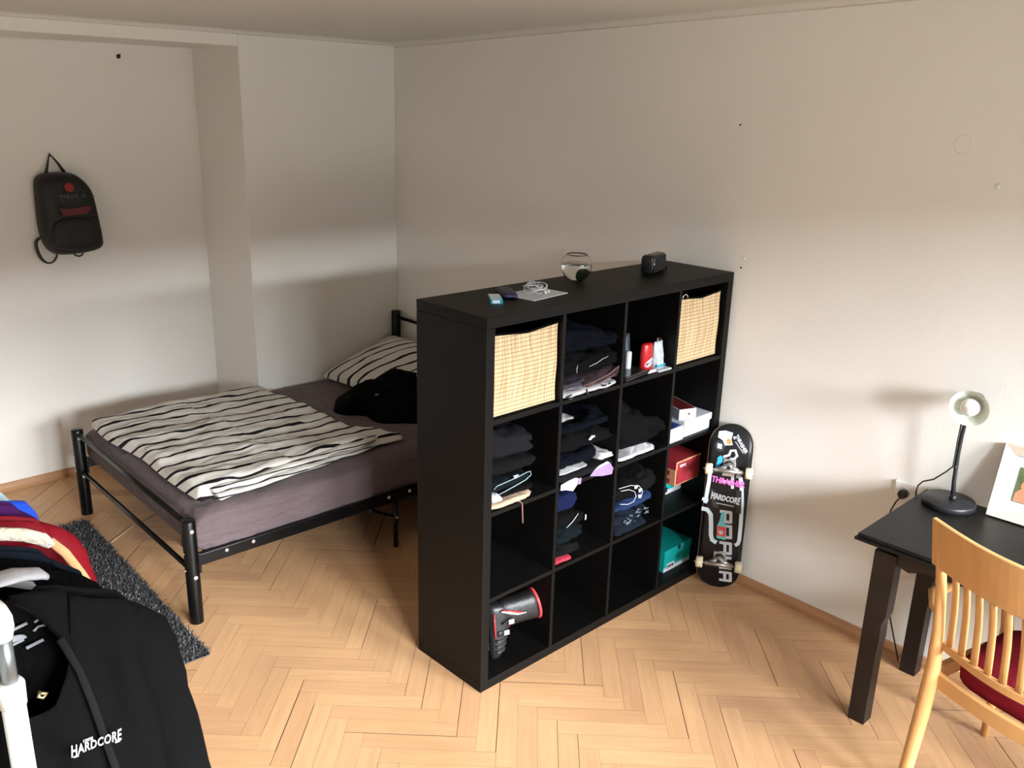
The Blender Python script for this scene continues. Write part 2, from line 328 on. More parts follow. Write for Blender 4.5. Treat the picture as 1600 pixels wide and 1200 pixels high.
# ring of old filler on the right wall
mb = MB(); cyr = -.874; pth = [(xr(cyr)-.0005, cyr+.028*math.cos(t)*(1+.08*nz(t*1.3)), 2.06+.034*math.sin(t)) for t in [i*2*PI/28 for i in range(28)]]
mb.tube(pth, .0012, 6, closed=True); o = mb.build('plaster_patch', WALL, wr)
for (y, z, r, nm, lb, m) in ((-.033, 1.534, .0055, 'wall_plug', 'small white wall plug on the right wall above the shelf end', WHITEP), (-.022, 1.492, .0045, 'hole', 'tiny dark screw in the right wall just below a white plug', BLKPL), (.054, 2.095, .004, 'hole', 'tiny dark screw high on the right wall above the shelf', BLKPL), (-1.017, 1.923, .011, 'wall_plug', 'chipped wall plug at the far right of the right wall', WHITEP)):  # small black studs stand in for the dark of holes in the plaster
    mb = MB(); mb.lathe([(0, 0), (r*.6, .0), (r, .002), (r*.8, .005), (0, .006)], 12, mat=Matrix.Rotation(-PI/2, 4, 'Y')); tag(mb.build(nm, m, off=(0, 0, 0)), lb, 'wall fixing').location = (xr(y)+.0005, y, z)
mb = MB(); mb.tube([(0, .002, 0), (0, -.018, .001), (0, -.026, .010)], .004, 8); mb.lathe([(.012, 0), (.012, .003), (0, .004)], 12, mat=Matrix.Rotation(PI/2, 4, 'X')); tag(mb.build('wall_hook', BLKPL), 'small dark hook high on the wall of the alcove', 'hook').location = (.061, YN, 2.346)

# ------------------------------------------------------------------ cube shelf
L_, D_, H_, T_, t_ = 1.47, .385, 1.47, .0391, .016
cw = (L_ - 2*T_ - 3*t_)/4
cx = [T_ + k*(cw+t_) for k in range(4)]; rzf = [H_ - T_ - cw - k*(cw+t_) for k in range(4)]
sh = thing('cube_shelf', (L_/2, D_/2, 0), 'tall black-brown cube shelf with sixteen compartments dividing the room', 'shelf'); so = (L_/2, D_/2, 0)
MB().box((0, 0, H_-T_), (L_, D_, H_)).build('top_panel', BLACKWOOD, sh, so, bevel=.0015)
MB().box((0, 0, 0), (L_, D_, T_)).build('bottom_panel', BLACKWOOD, sh, so, bevel=.0015)
for x in (0, L_-T_): MB().box((x, 0, T_+.0004), (x+T_, D_, H_-T_-.0008)).build('side_panel', BLACKWOOD, sh, so, bevel=.0015)
for k in range(1, 4): x = cx[k]-t_; MB().box((x, .001, T_), (x+t_, D_-.001, H_-T_)).build('divider', BLACKWOOD, sh, so, bevel=.001)
for k in range(4):
    for r in range(3): MB().box((cx[k], .002, rzf[r]-t_), (cx[k]+cw, D_-.002, rzf[r])).build('shelf_board', BLACKWOOD, sh, so, bevel=.001)
# a thin hardboard back closes the compartments from the bed side
BACK = mat('black_back_panel', (.003, .003, .0032), .7, spec=.15)
MB().box((T_, D_-.004, T_), (L_-T_, D_-.0015, H_-T_)).build('back_panel', BACK, sh, so)

# folded clothes: a soft closed bundle, rounded folds at the front
def bundle(mb, x0, x1, y0, y1, z0, z1, seed=0, mi=0, lobes=2, amp=.006, slope=0, rot=0, nx=44, nc=56, curve=0, taper=.0):
    cxm, cym = (x0+x1)/2, (y0+y1)/2; rows = []
    for i in range(nx+1):
        s = i/nx*2-1; e = (1-abs(s)**6)**.5 if abs(s) < 1 else 0; e = max(e, .05); ee = .55+.45*e
        h = (z1-z0)*(1 + slope*s) ; x = cxm + s*(x1-x0)/2
        for k in range(nc):
            t = 2*PI*k/nc; c, sn = math.cos(t), math.sin(t)
            yy = (y1-y0)/2*math.copysign(abs(c)**.35, c)*(.9+.1*e); zz = h/2*math.copysign(abs(sn)**.55, sn)*ee
            if c < 0 and abs(c) > .3:  # front: layered fold lobes
                ph = (zz/h+.5)*lobes; yy += -.010*abs(math.sin(PI*ph + .6*nz(x*6, seed)))*abs(c) + .004
            P = Vector((x, cym+yy, z0 + h/2 + zz)); q = Vector((x*9+seed*3.1, yy*9, zz*22+seed))
            d = noise.noise(q)*amp + noise.noise(q*2.3)*amp*.5 + (max(0, 1-abs(noise.noise(q*1.4+Vector((5, 2, 9))))*7)*-.6 + max(0, 1-abs(noise.noise(Vector((q.x*.8, q.y, q.z*1.8))+Vector((1, 7, 3))))*6)*.45)*min(amp, .012)*.55
            P += Vector((.6*d, c*d*1.6, max(0, sn)*d*2.2)); P.z += max(0, P.z-z0)*curve*(1-s*s)
            P.z = max(P.z, z0+.0004)
            if rot:
                dx, dy = P.x-cxm, P.y-cym; P.x = cxm+dx*math.cos(rot)-dy*math.sin(rot); P.y = cym+dx*math.sin(rot)+dy*math.cos(rot)
            rows.append(P)
    f = []
    for i in range(nx):
        for k in range(nc): f.append((i*nc+k, i*nc+(k+1) % nc, (i+1)*nc+(k+1) % nc, (i+1)*nc+k))
    f += [tuple(range(nc))[::-1], tuple(nx*nc+k for k in range(nc))]
    mb.add(rows, f, mi); return mb
def garment_fold(name, label, cat, m, x0, x1, y0, y1, z0, z1, seed, group=None, **kw):
    o = (x0+x1)/2, (y0+y1)/2, z0; mb = bundle(MB(), x0, x1, y0, y1, z0, z1, seed, **kw)
    return tag(mb.build(name, m, off=o), label, cat, group), o
def piping(parent, o, pts, r, m, name='piping'):
    mb = MB(); mb.tube(pts, r, 6); return mb.build(name, m, parent, o)
G = 'folded clothes on the cube shelf'
# --- second compartment, top row
r = rzf[0]; a = cx[1]
g, o = garment_fold('tshirt', 'white T-shirt with black print, bottom of pile in top second compartment', 'clothing', WHITEC, a+.004, a+cw-.02, .006, .30, r, r+.027, 1, G, lobes=1)
fm = frame((a+.13, .0035, r+.010), (1, 0, 0), (0, 0, 1)); 
for pts in ([(-.115, .002), (-.085, .006), (-.075, -.006), (-.10, -.008)], [(.0, .012), (.004, -.002), (.012, -.008)], [(.09, .010), (.12, .004), (.14, .010)], [(.10, -.006), (.13, -.002)]): stroke(MB(), pts, .007, fm @ Matrix.Translation((0, 0, .004)), th=.002).build('printed_patch', INK, g, o)
g, o = garment_fold('trousers', 'purple-grey folded trousers above the white T-shirt, top second compartment', 'clothing', PURPG, a+.003, a+.20, .02, .31, r+.028, r+.062, 2, G, lobes=2, amp=.008)
g, o = garment_fold('trousers', 'mauve-brown trousers with looping waistband above the white T-shirt', 'clothing', BROWN, a+.12, a+cw-.006, .004, .30, r+.029, r+.072, 3, G, lobes=1, amp=.01, slope=.3, rot=.05)
piping(g, o, [(a+.12, .012, r+.034), (a+.16, -.004, r+.045), (a+.24, -.010, r+.062), (a+.31, -.004, r+.083), (a+.318, .004, r+.07), (a+.28, -.004, r+.052), (a+.2, -.006, r+.036), (a+.14, .004, r+.030)], .0035, cloth('brown_rim', (.12, .07, .065)), 'waistband')
g, o = garment_fold('hoodie', 'black hoodie with white piping, middle of pile in top second compartment', 'clothing', K2, a+.003, a+cw-.004, .012, .33, r+.073, r+.155, 4, G, lobes=2, amp=.014)
piping(g, o, [(a+.13, -.008, r+.115), (a+.17, -.010, r+.122), (a+.205, -.008, r+.132), (a+.24, -.006, r+.136)], .0009, WINK); piping(g, o, [(a+.066, -.004, r+.10), (a+.062, -.006, r+.115), (a+.068, -.004, r+.13)], .0009, WINK)
g, o = garment_fold('sweater', 'thick navy knitted sweater on top of pile, top second compartment', 'clothing', NAVY, a+.003, a+cw-.012, .03, .34, r+.156, r+.245, 5, G, lobes=2, amp=.016, slope=-.42)
# --- first compartment, second row
r = rzf[1]; a = cx[0]
g, o = garment_fold('trousers', 'beige drawstring trousers at the bottom of the leftmost pile', 'clothing', BEIGE, a+.004, a+.215, .012, .30, r, r+.027, 6, G, lobes=2, amp=.007)
piping(g, o, [(a+.13, .03, r+.004), (a+.145, .004, r+.004), (a+.150, -.0035, r-.004), (a+.153, -.004, r-.05), (a+.156, -.004, r-.085)], .003, cloth('brown_cord', (.16, .10, .08)), 'drawstring')
g, o = garment_fold('shirt', 'grey-white shirt corner poking out left of the leftmost pile', 'clothing', cloth('pale_grey_cotton', (.42, .42, .46)), a+.003, a+.055, .004, .26, r+.028, r+.062, 7, G, lobes=1, amp=.005, slope=-.3)
g, o = garment_fold('tshirt', 'black T-shirt just above the beige trousers, leftmost pile', 'clothing', K2, a+.058, a+.225, .016, .31, r+.028, r+.055, 8, G, lobes=1, amp=.008)
g, o = garment_fold('football_shirt', 'dark teal sports shirt with pale blue piping, leftmost pile', 'clothing', TEALK, a+.004, a+.20, .008, .31, r+.063, r+.118, 9, G, lobes=1, amp=.008)
piping(g, o, [(a+.03, -.002, r+.066), (a+.06, -.006, r+.073), (a+.11, -.008, r+.082), (a+.16, -.007, r+.090), (a+.192, -.003, r+.100), (a+.196, .004, r+.112), (a+.17, -.004, r+.117), (a+.12, -.006, r+.112), (a+.06, -.006, r+.108), (a+.02, -.004, r+.104), (a+.008, 0, r+.092)], .0018, cloth('pale_blue_trim', (.22, .30, .34)))
fm = frame((a+.105, -.012, r+.121), (1, 0, 0), (0, 0, 1)); mb = MB(); stroke(mb, [(-.012, .003), (.012, .003)], .003, fm, th=.002); stroke(mb, [(-.008, -.004), (.010, -.004)], .003, fm, th=.002); mb.build('logo', WINK, g, o)
g, o = garment_fold('sweatshirt', 'dark grey sweatshirt, second from top of the leftmost pile', 'clothing', CHAR2, a+.004, a+.238, .014, .32, r+.120, r+.182, 10, G, lobes=1, amp=.008, slope=-.2)
g, o = garment_fold('sweatshirt', 'charcoal-blue sweatshirt on top of the leftmost pile', 'clothing', CHAR, a+.003, a+.215, .01, .32, r+.183, r+.278, 11, G, lobes=2, amp=.010, slope=-.22, curve=.1)
# --- second compartment, second row
r = rzf[1]; a = cx[1]
g, o = garment_fold('tshirt', 'black, white and lilac T-shirt hanging over the board edge, second row pile', 'clothing', cloth('black_jersey', (0.0060, 0.0060, 0.0070)), a+.003, a+cw-.006, .004, .31, r, r+.040, 12, G, lobes=1, amp=.004)
def flap(pts, m, nm='hem_corner'):
    mb = MB(); v = [(x, y, z) for x, y, z in pts]; v += [(x, y-.0035, z) for x, y, z in pts]; n = len(pts)
    mb.add(v, [tuple(range(n)), tuple(range(n, 2*n))[::-1]] + [(i, (i+1) % n, n+(i+1) % n, n+i) for i in range(n)], 0, False); return mb.build(nm, m, g, o, bevel=.0012)
flap([(a+.004, -.003, r+.012), (a+.05, -.003, r+.018), (a+.088, -.003, r+.020), (a+.105, -.003, r+.012), (a+.10, -.003, r-.012), (a+.075, -.003, r-.034), (a+.035, -.003, r-.018), (a+.004, -.003, r-.012)], WHITEC)
flap([(a+.105, -.003, r+.012), (a+.123, -.003, r+.010), (a+.120, -.003, r-.016), (a+.104, -.003, r-.014)], LILAC)
flap([(a+.195, -.003, r+.020), (a+.225, -.003, r+.034), (a+.275, -.003, r+.040), (a+.292, -.003, r+.030)], WHITEC)
flap([(a+.172, -.003, r+.002), (a+.195, -.003, r+.0198), (a+.292, -.003, r+.0298), (a+.316, -.003, r+.0), (a+.310, -.003, r-.026), (a+.25, -.003, r-.018)], LILAC)
g, o = garment_fold('tshirt', 'white T-shirt showing as a thin strip in the second row pile', 'clothing', WHITEC, a+.003, a+.175, .006, .30, r+.042, r+.054, 13, G, lobes=1, amp=.004)
g, o = garment_fold('shirt', 'white printed shirt bunched at the right of the second row pile', 'clothing', WHITEC, a+.24, a+.322, .006, .25, r+.042, r+.076, 14, G, lobes=2, amp=.008)
g, o = garment_fold('shirt', 'dark navy patterned shirt above the white strip, second row pile', 'clothing', NAVY, a+.003, a+.235, .012, .32, r+.056, r+.115, 15, G, lobes=2, amp=.012)
g, o = garment_fold('tshirt', 'crumpled black T-shirt with small white logo, second row pile', 'clothing', K2, a+.004, a+cw-.008, .016, .33, r+.117, r+.185, 16, G, lobes=2, amp=.014)
mb = MB(); fm = frame((a+.165, -.010, r+.172), (1, 0, 0), (0, 0, 1)); mb.prism([(-.018, -.006), (-.006, .004), (.004, .008), (.006, -.002), (-.008, -.010)], -.002, .002, 0, fm); mb.prism([(.008, -.001), (.014, .006), (.018, 0), (.013, -.004)], -.002, .002, 0, fm); mb.build('logo', WINK, g, o)
g, o = garment_fold('shirt', 'black-blue shirt topping the second row middle pile', 'clothing', NAVY, a+.01, a+cw-.018, .03, .33, r+.187, r+.235, 17, G, lobes=1, amp=.014, slope=-.1)
g, o = garment_fold('bandana', 'black and white patterned bandana lying at the back of the second row pile', 'clothing', mat('speckled_print', (.2, .2, .2), .9, nscale=90, namt=.95), a+.01, a+.12, .05, .20, r+.262, r+.292, 18, G, lobes=1, amp=.008, slope=-.4)
g.location.z -= .024
# --- third compartment, second row
r = rzf[1]; a = cx[2]
g, o = garment_fold('tshirt', 'white T-shirt under the big black heap, second row', 'clothing', WHITEC, a+.01, a+.255, .006, .30, r, r+.030, 19, G, lobes=2, amp=.008)
g, o = garment_fold('jacket', 'big soft black heap of jacket, second row third compartment', 'clothing', cloth('soft_black', (0.0025, 0.0025, 0.0030)), a+.003, a+.30, .012, .34, r+.031, r+.20, 20, G, lobes=2, amp=.018, slope=-.5)
# --- second compartment, third row
r = rzf[2]; a = cx[1]
g, o = garment_fold('tshirt', 'coral red T-shirt at the bottom of the third row left pile', 'clothing', PINKR, a+.003, a+.10, .010, .28, r, r+.028, 21, G, lobes=1, amp=.006)
g, o = garment_fold('trousers', 'dark charcoal trousers above the coral T-shirt', 'clothing', CHAR2, a+.003, a+.15, .008, .30, r+.029, r+.082, 22, G, lobes=2, amp=.012)
g, o = garment_fold('sweatshirt', 'crumpled grey-black sweatshirt mid third row left pile', 'clothing', TEALK, a+.003, a+.175, .012, .31, r+.084, r+.145, 23, G, lobes=2, amp=.014)
g, o = garment_fold('track_jacket', 'black track jacket with white stripes, third row left pile', 'clothing', K, a+.003, a+.165, .010, .31, r+.147, r+.215, 24, G, lobes=1, amp=.010)
piping(g, o, [(a+.05, -.006, r+.168), (a+.08, -.008, r+.185), (a+.115, -.006, r+.210)], .0012, WINK); piping(g, o, [(a+.162, -.002, r+.165), (a+.165, -.002, r+.175), (a+.163, -.002, r+.188)], .003, WINK)
g, o = garment_fold('jeans', 'navy blue jeans on top of the third row left pile', 'clothing', NAVYB, a+.003, a+.13, .02, .32, r+.217, r+.305, 25, G, lobes=3, amp=.008)
# --- third compartment, third row
r = rzf[2]; a = cx[2]
g, o = garment_fold('jeans', 'blackish jeans at the bottom of the third row right pile', 'clothing', NAVYJ, a+.02, a+.23, .006, .30, r, r+.052, 26, G, lobes=1, amp=.010)
g, o = garment_fold('shirt', 'navy shirt with white line print, third row right pile', 'clothing', NAVYJ, a+.003, a+.22, .004, .30, r+.054, r+.108, 27, G, lobes=2, amp=.012)
mb = MB(); rnd = random.Random(3); fm = frame((a+.11, -.0120, r+.083), (1, 0, 0), (0, 0, 1))
for q in range(16):
    x, y = rnd.uniform(-.1, .1), rnd.uniform(-.02, .02); pp = [(x, y)]
    for _ in range(3): x += rnd.uniform(-.004, .014); y += rnd.uniform(-.008, .008); pp.append((x, y))
    stroke(mb, pp, .0018, fm, th=.002)
mb.build('print', mat('faded_white_print', (0.1500, 0.1800, 0.2280), .8), g, o)
g, o = garment_fold('sweatshirt', 'bright blue sweatshirt third row right pile', 'clothing', DENIM, a+.01, a+.275, .016, .31, r+.110, r+.150, 28, G, lobes=1, amp=.010, slope=.1)
g, o = garment_fold('track_trousers', 'black track trousers with white-edged logo band, third row right pile', 'clothing', K, a+.003, a+.19, .008, .32, r+.152, r+.245, 29, G, lobes=1, amp=.006)
piping(g, o, [(a+.02, -.008, r+.232), (a+.07, -.012, r+.226), (a+.11, -.012, r+.205), (a+.122, -.012, r+.180), (a+.108, -.012, r+.160), (a+.07, -.012, r+.158), (a+.02, -.008, r+.172)], .0012, WINK)
piping(g, o, [(a+.01, -.006, r+.245), (a+.08, -.011, r+.242), (a+.14, -.011, r+.222), (a+.168, -.010, r+.190), (a+.160, -.010, r+.162)], .0012, WINK)
mb = MB()
for (x, z) in ((a+.145, r+.200), (a+.146, r+.172), (a+.115, r+.224)): text_mb('W', .022, frame((x, -.013, z), (1, 0, -.2), (0, 0, 1)), bold=.0008, mb=mb, thick=.0015)
mb.build('logo', WINK, g, o)
g, o = garment_fold('sweater', 'charcoal sweater heap on top at right, third row right pile', 'clothing', CHAR2, a+.195, a+.318, .03, .32, r+.152, r+.238, 30, G, lobes=1, amp=.012, slope=-.15)
g.location.z -= .001
# --- top row third compartment: toiletries
r = rzf[0]; a = cx[2]
def pouch(name, label, cat, m, c, w, d, h, lean=0):   # stand-up bag pinched to a seam at the top
    t = thing(name, c, label, cat); mb = MB(); rings = []; n = 24; nh = 12
    for i in range(nh+1):
        u = i/nh; dd = d/2*(1-u**2.2)+.002; ww = w/2*(1 - .18*math.sin(PI*u)*0 - .1*u)
        for k in range(n):
            th = 2*PI*k/n; q = .0025*nz(k*.9, u*5, w*30)
            rings.append(Vector((ww*math.copysign(abs(math.cos(th))**.6, math.cos(th))+q, dd*math.sin(th)+q*2, h*u)))
    f = [(i*n+k, i*n+(k+1) % n, (i+1)*n+(k+1) % n, (i+1)*n+k) for i in range(nh) for k in range(n)] + [tuple(range(n))[::-1], tuple(nh*n+k for k in range(n))]
    mb.add(rings, f, 0); mb.build('bag', m, t); return t
t = thing('deodorant', (a+.205, .052, r+.0), 'red bottle with white oval label, top row third compartment', 'toiletry')
mb = MB(); rr = [(.0, 0), (.030, 0), (.034, .004), (.034, .085), (.031, .118), (.028, .124), (0, .126)]; mb.lathe(rr, 28, mat=Matrix.Diagonal((1, .62, 1, 1))); mb.build('bottle', LRED, t)
mb = MB(); nn = 18
pts = []
for i in range(nn):
    th = 2*PI*i/nn; x = .027*math.cos(th); z = .045 + .017*math.sin(th) + x*.35; pts.append((x, z))
fan = [Vector((x, -.62*math.sqrt(max(0, .0349**2-x*x))-.0006, z)) for x, z in pts]
mb.add(fan + [Vector((0, -.0224, .045))], [(i, (i+1) % nn, nn) for i in range(nn)]); mb.build('label_oval', WINK, t, solid=.0004)
mb = MB(); stroke(mb, [(-.012, .041), (-.002, .045), (.012, .050)], .003, frame((0, -.0232, 0), (1, 0, 0), (0, 0, 1))); mb.build('label_print', mat('blue_print', (.05, .15, .35), .5), t)
mb = MB(); mb.prism([(-.028, 0), (.028, 0), (.03, .010), (-.01, .012)], 0, .002, 0, frame((0, -.034, .004), (1, 0, 0), (0, .35, 1))); mb.build('torn_wrapper', WINK, t)
t = pouch('sweet_bag', 'clear and white wrapped bag of sweets, top row third compartment', 'bag', mat('foil_print', (.42, .50, .55), .3, nscale=38, namt=.85, spec=.7), (a+.285, .055, r+.0075), .062, .045, .112)
mb = MB(); mb.tube([(-.028, -.02, .012), (0, -.0245, .010), (.028, -.02, .012)], .006, 8); mb.build('blue_band', mat('blue_foil', (.05, .30, .45), .3), t)
mb = MB(); mb.tube([(-.004, 0, .108), (-.016, -.004, .122), (-.008, -.002, .13), (0, 0, .112), (.01, 0, .128), (.016, -.003, .118), (.004, 0, .108)], .0018, 6); mb.build('ribbon', SILVER, t)
tag(MB().box((-.045, -.055, 0), (.045, .055, .006)).build('card_box', WHITEB, bevel=.001), 'flat white card box under the wrapped bag of sweets', 'box').location = (a+.285, .063, r+.0003)
t = thing('aftershave_tube', (a+.165, .130, r), 'tall dark grey standing tube, top row third compartment', 'toiletry'); mb = MB()
rings = [(u, .020*(1-u*.1), .020*(1-u)**.6+.0015) for u in [i/8 for i in range(9)]]
n = 18; v = [Vector((wx*math.cos(2*PI*k/n), wd*math.sin(2*PI*k/n), .022+.135*u)) for u, wx, wd in rings for k in range(n)]
mb.add(v, [(i*n+k, i*n+(k+1) % n, (i+1)*n+(k+1) % n, (i+1)*n+k) for i in range(8) for k in range(n)] + [tuple(range(n)), tuple(8*n+k for k in range(n))]); mb.build('tube_body', mat('slate_plastic', (.035, .045, .06), .4), t)
MB().lathe([(.017, 0), (.017, .022), (0, .022)], 18).build('cap', BLKPL, t)
t = thing('cream_tube', (a+.132, .088, r), 'white upright tube beside the dark grey tube, top row third compartment', 'toiletry'); MB().lathe([(.012, 0), (.013, .003), (.013, .088), (.010, .094), (0, .095)], 18).build('tube_body', WINK, t)
t = thing('copper_can', (a+.205, .165, r), 'thin copper-coloured spray can behind the red bottle', 'toiletry'); MB().lathe([(.011, 0), (.011, .13), (.006, .137), (0, .138)], 18).build('can_body', mat('copper', (.35, .14, .08), .35, .8), t)
t = thing('wallet', (a+.10, .062, r), 'flat black leather wallet lying in front of the tubes', 'wallet', rz=.12); mb = MB(); mb.box((-.085, -.05, .001), (.085, .05, .011)); mb.box((-.085, -.05, .0125), (.08, .048, .022)); mb.build('leather_body', BLKPLG, t, bevel=.003); MB().box((-.088, -.045, .0095), (-.083, .045, .0135)).build('spine', BLKPL, t, bevel=.001)
# --- bamboo baskets
for (x0, x1, z0, z1, lb) in ((cx[0]+.006, cx[0]+cw-.008, rzf[0], rzf[0]+.318, 'woven bamboo storage box in the top left compartment'), (cx[3]+.010, cx[3]+cw-.022, rzf[0], rzf[0]+.310, 'woven bamboo storage box in the top right compartment')):
    c = ((x0+x1)/2, .185, z0); t = thing('bamboo_box', c, lb, 'storage box', 'bamboo boxes'); hx, hy, h = (x1-x0)/2, .165, z1-z0; mb = MB()
    def fn(u, v, hx=hx, hy=hy, h=h): # bulging front panel
        return Vector(((u*2-1)*hx, -hy-.006*math.sin(PI*u)*math.sin(PI*v)+.002*math.sin(v*9), .008+(h-.022)*v - .012*math.sin(PI*u)*v))
    mb.grid(fn, 12, 12); mb.box((-hx, -hy+.004, .008), (-hx+.004, hy, h-.012)); mb.box((hx-.004, -hy+.004, .008), (hx, hy, h-.012)); mb.box((-hx+.004, hy-.004, .008), (hx-.004, hy, h-.012)); mb.build('woven_wall', BAMBOO, t)
    mb = MB(); mb.tube([(-hx, -hy, h-.011), (0, -hy-.004, h-.024), (hx, -hy, h-.011), (hx, hy, h-.010), (-hx, hy, h-.010)], .0045, 8, closed=True); mb.build('black_trim', K, t)
    mb = MB(); mb.box((-hx, -hy+.001, 0), (hx, hy, .0075)); mb.box((-hx+.0045, -hy+.006, .008), (hx-.0045, -hy+.008, h-.03)); mb.box((-hx+.0045, hy-.007, .008), (hx-.0045, hy-.005, h-.006)); mb.box((hx-.0065, -hy+.008, .008), (hx-.0045, hy-.007, h-.010)); mb.build('lining', K, t)
    if x0 > 1: MB().tube([(-hx+.03+.018*math.cos(i*PI/8), -hy-.006, h-.012+.016*math.sin(i*PI/8)) for i in range(9)], .0028, 8).build('ring_handle', SILVER, t)
# --- white boxes, second row right
r = rzf[1]; a = cx[3]
t = thing('gadget_box', (a+.055, .075, r), 'small white box with dark blue lid picture, second row right compartment', 'box'); MB().box((-.052, -.065, 0), (.052, .065, .066)).build('carton', WHITEB, t, bevel=.001)
MB().box((-.048, -.061, .0662), (.048, .061, .0668)).build('cover_picture', mat('blue_black_picture', (.01, .03, .16), .3, nscale=16, namt=.9), t)
t = thing('white_carton', (a+.225, .110, r), 'wide white carton with overhanging lid, second row right compartment', 'box'); MB().box((-.10, -.09, 0), (.10, .09, .062)).build('carton', WHITEB, t, bevel=.001)
mb = MB(); mb.box((-.106, -.096, .045), (.106, .096, .078)); mb.build('carton_lid', WHITEB, t, bevel=.002)
t = thing('phone_box', (a+.182, .108, r+.0785), 'slim white phone box lying on the wide white carton', 'box', rz=-.35); MB().box((-.045, -.088, 0), (.045, .088, .050)).build('carton', WHITEB, t, bevel=.001)
MB().box((-.041, -.084, .0502), (.041, .084, .0508)).build('cover_picture', mat('dark_red_picture', (.10, .012, .012), .25, nscale=14, namt=.9), t)
text_mb('iPhone', .017, frame((-.0454, .01, .027), (0, -1, 0), (0, 0, 1))).build('lettering', INK, t); mb = MB(); fm = frame((.008, -.0886, .026), (1, 0, 0), (0, 0, 1))
mb.prism([(.0055*math.cos(t_)*(1 - .25*(math.cos(t_) > .8)), .0052*math.sin(t_)) for t_ in [i*PI/8 for i in range(16)]], -.0003, .0003, 0, fm); mb.prism([(0, .0055), (.002, .0085), (.003, .009), (.002, .006)], -.0003, .0003, 0, fm); mb.build('printed_mark', INK, t)
# --- shoe boxes
def shoebox(name, label, c, w, d, h, m, lidm, edge, rz=0):
    t = thing(name, c, label, 'shoe box', rz=rz); mb = MB(); mb.box((-w/2+.003, -d/2+.003, 0), (w/2-.003, d/2-.003, h-.006)); mb.build('carton', m, t, bevel=.001)
    mb = MB(); mb.box((-w/2, -d/2, h-.040), (w/2, d/2, h)); mb.build('carton_lid', lidm, t, bevel=.0015); return t
a = cx[3]
t = shoebox('shoe_box', 'turquoise shoe box in the bottom right compartment', (1.322, .225, rzf[3]), .214, .33, .116, TEAL, TEAL, None, 0)
mb = MB(); mb.box((-.104, -.1625, .001), (.104, -.1615, .022)); mb.build('white_band', WHITEB, t)
mb = MB(); mb.box((-.082, -.1635, .010), (-.022, -.1628, .040)); mb.build('sticker', WINK, t); mb = MB()
for q in range(8): x = -.078+q*.0065; mb.box((x, -.1642, .014+.004*(q % 3)), (x+.0045, -.1636, .034-.003*(q % 2)))
mb.build('sticker_print', INK, t)
mb = MB(); mb.prism(circ(0, 0, .012, 20), -.0005, .0005, 0, frame((.005, -.1655, .106), (1, 0, 0), (0, 0, 1))); mb.build('thumb_hole', INK, t)
fm = frame((-.035, -.045, .1165), (0, -1, 0), (1, 0, 0)); mb = MB(); text_mb('SB', .062, fm, bold=.002, mb=mb)
mb.prism([(-.12, .035), (-.085, -.008), (-.02, .012), (.05, .045), (-.03, .018), (-.080, .008)], -.0003, .0003, 0, frame((-.005, .06, .1166), (0, -1, 0), (1, 0, 0))); mb.build('lid_print', mat('pale_teal_print', (.25, .62, .62), .5), t)
t = shoebox('shoe_box', 'turquoise shoe box underneath the red shoe box', (1.337, .262, rzf[2]), .184, .23, .092, TEAL, TEAL, None)
mb = MB(); mb.box((-.089, -.1127, .001), (.089, -.1117, .022)); mb.build('white_band', WHITEB, t); mb = MB(); mb.box((-.075, -.1134, .012), (-.020, -.1128, .038)); mb.build('sticker_print', INK, t)
t = shoebox('shoe_box', 'red shoe box with kraft edges stacked on a turquoise one', (1.332, .205, rzf[2]+.093), .192, .30, .122, KRAFT, REDBOX, None)
mb = MB(); mb.box((-.084, -.1512, .008), (.094, -.1502, .112)); mb.build('red_front', REDBOX, t)
mb = MB(); text_mb('VANS', .020, frame((-.045, -.1517, .095), (1, 0, 0), (0, 0, 1)), bold=.0006, mb=mb); mb.build('lettering', WINK, t)
mb = MB()
for q in range(7): mb.box((-.0965, -.12+.02*q, .010), (-.0955, -.108+.02*q, .030+.01*(q % 3))); mb.box((-.0965, -.118+.02*q, .048), (-.0955, -.106+.02*q, .070+.006*(q % 2)))
mb.build('side_print', REDBOX, t)
mb = MB(); mb.box((-.096, -.1508, .081), (-.0845, -.1502, .122)); mb.box((-.096, -.1516, .1135), (.096, -.1506, .1222)); mb.build('kraft_edge', KRAFT, t)

# ------------------------------------------------------------------ things on the shelf top
Z = H_
t = thing('chewing_gum_pack', (.205, .185, Z), 'small cyan and white pack at the left of the shelf top', 'pack', rz=-.62); mb = MB(); mb.box((-.022, -.047, 0), (.022, .047, .017)); mb.build('carton', mat('cyan_print', (.0, .20, .32), .35), t, bevel=.001)
MB().box((-.021, -.046, .0172), (.021, .046, .0176)).build('white_panel', mat('pale_cyan_print', (.50, .62, .66), .4), t); MB().box((-.015, -.0478, .003), (.012, -.0472, .014)).build('white_label', WINK, t)
t = thing('glasses_case', (.310, .235, Z), 'dark navy slim case behind the cyan pack', 'case', rz=-.55); mb = MB(); v = bundle(mb, -.027, .027, -.07, .07, 0, .022, 3, amp=.0008, nx=14, nc=28, lobes=1); mb.build('case_shell', mat('navy_leather', (.008, .012, .05), .4, bump=.2), t); MB().tube([(-.026, -.06, .012), (-.0265, 0, .012), (-.026, .06, .012)], .001, 6).build('zip', BLKPL, t)
mb = MB(); mb.box((-.105, -.075, 0), (.105, .075, .002), mat=Matrix.Rotation(.12, 4, 'Z')); tag(mb.build('paper', WHITEB), 'folded white sheet of paper on the shelf top', 'paper').location = (.415, .188, Z)
pts = []; rnd = random.Random(2)
for i in range(90):
    th = i*.42; R_ = .030+.012*math.sin(i*.31); pts.append((R_*math.cos(th)*1.15+.006*math.sin(i*.9), R_*math.sin(th), .006+.024*abs(math.sin(i*.23))+.006*math.cos(i*.7)))
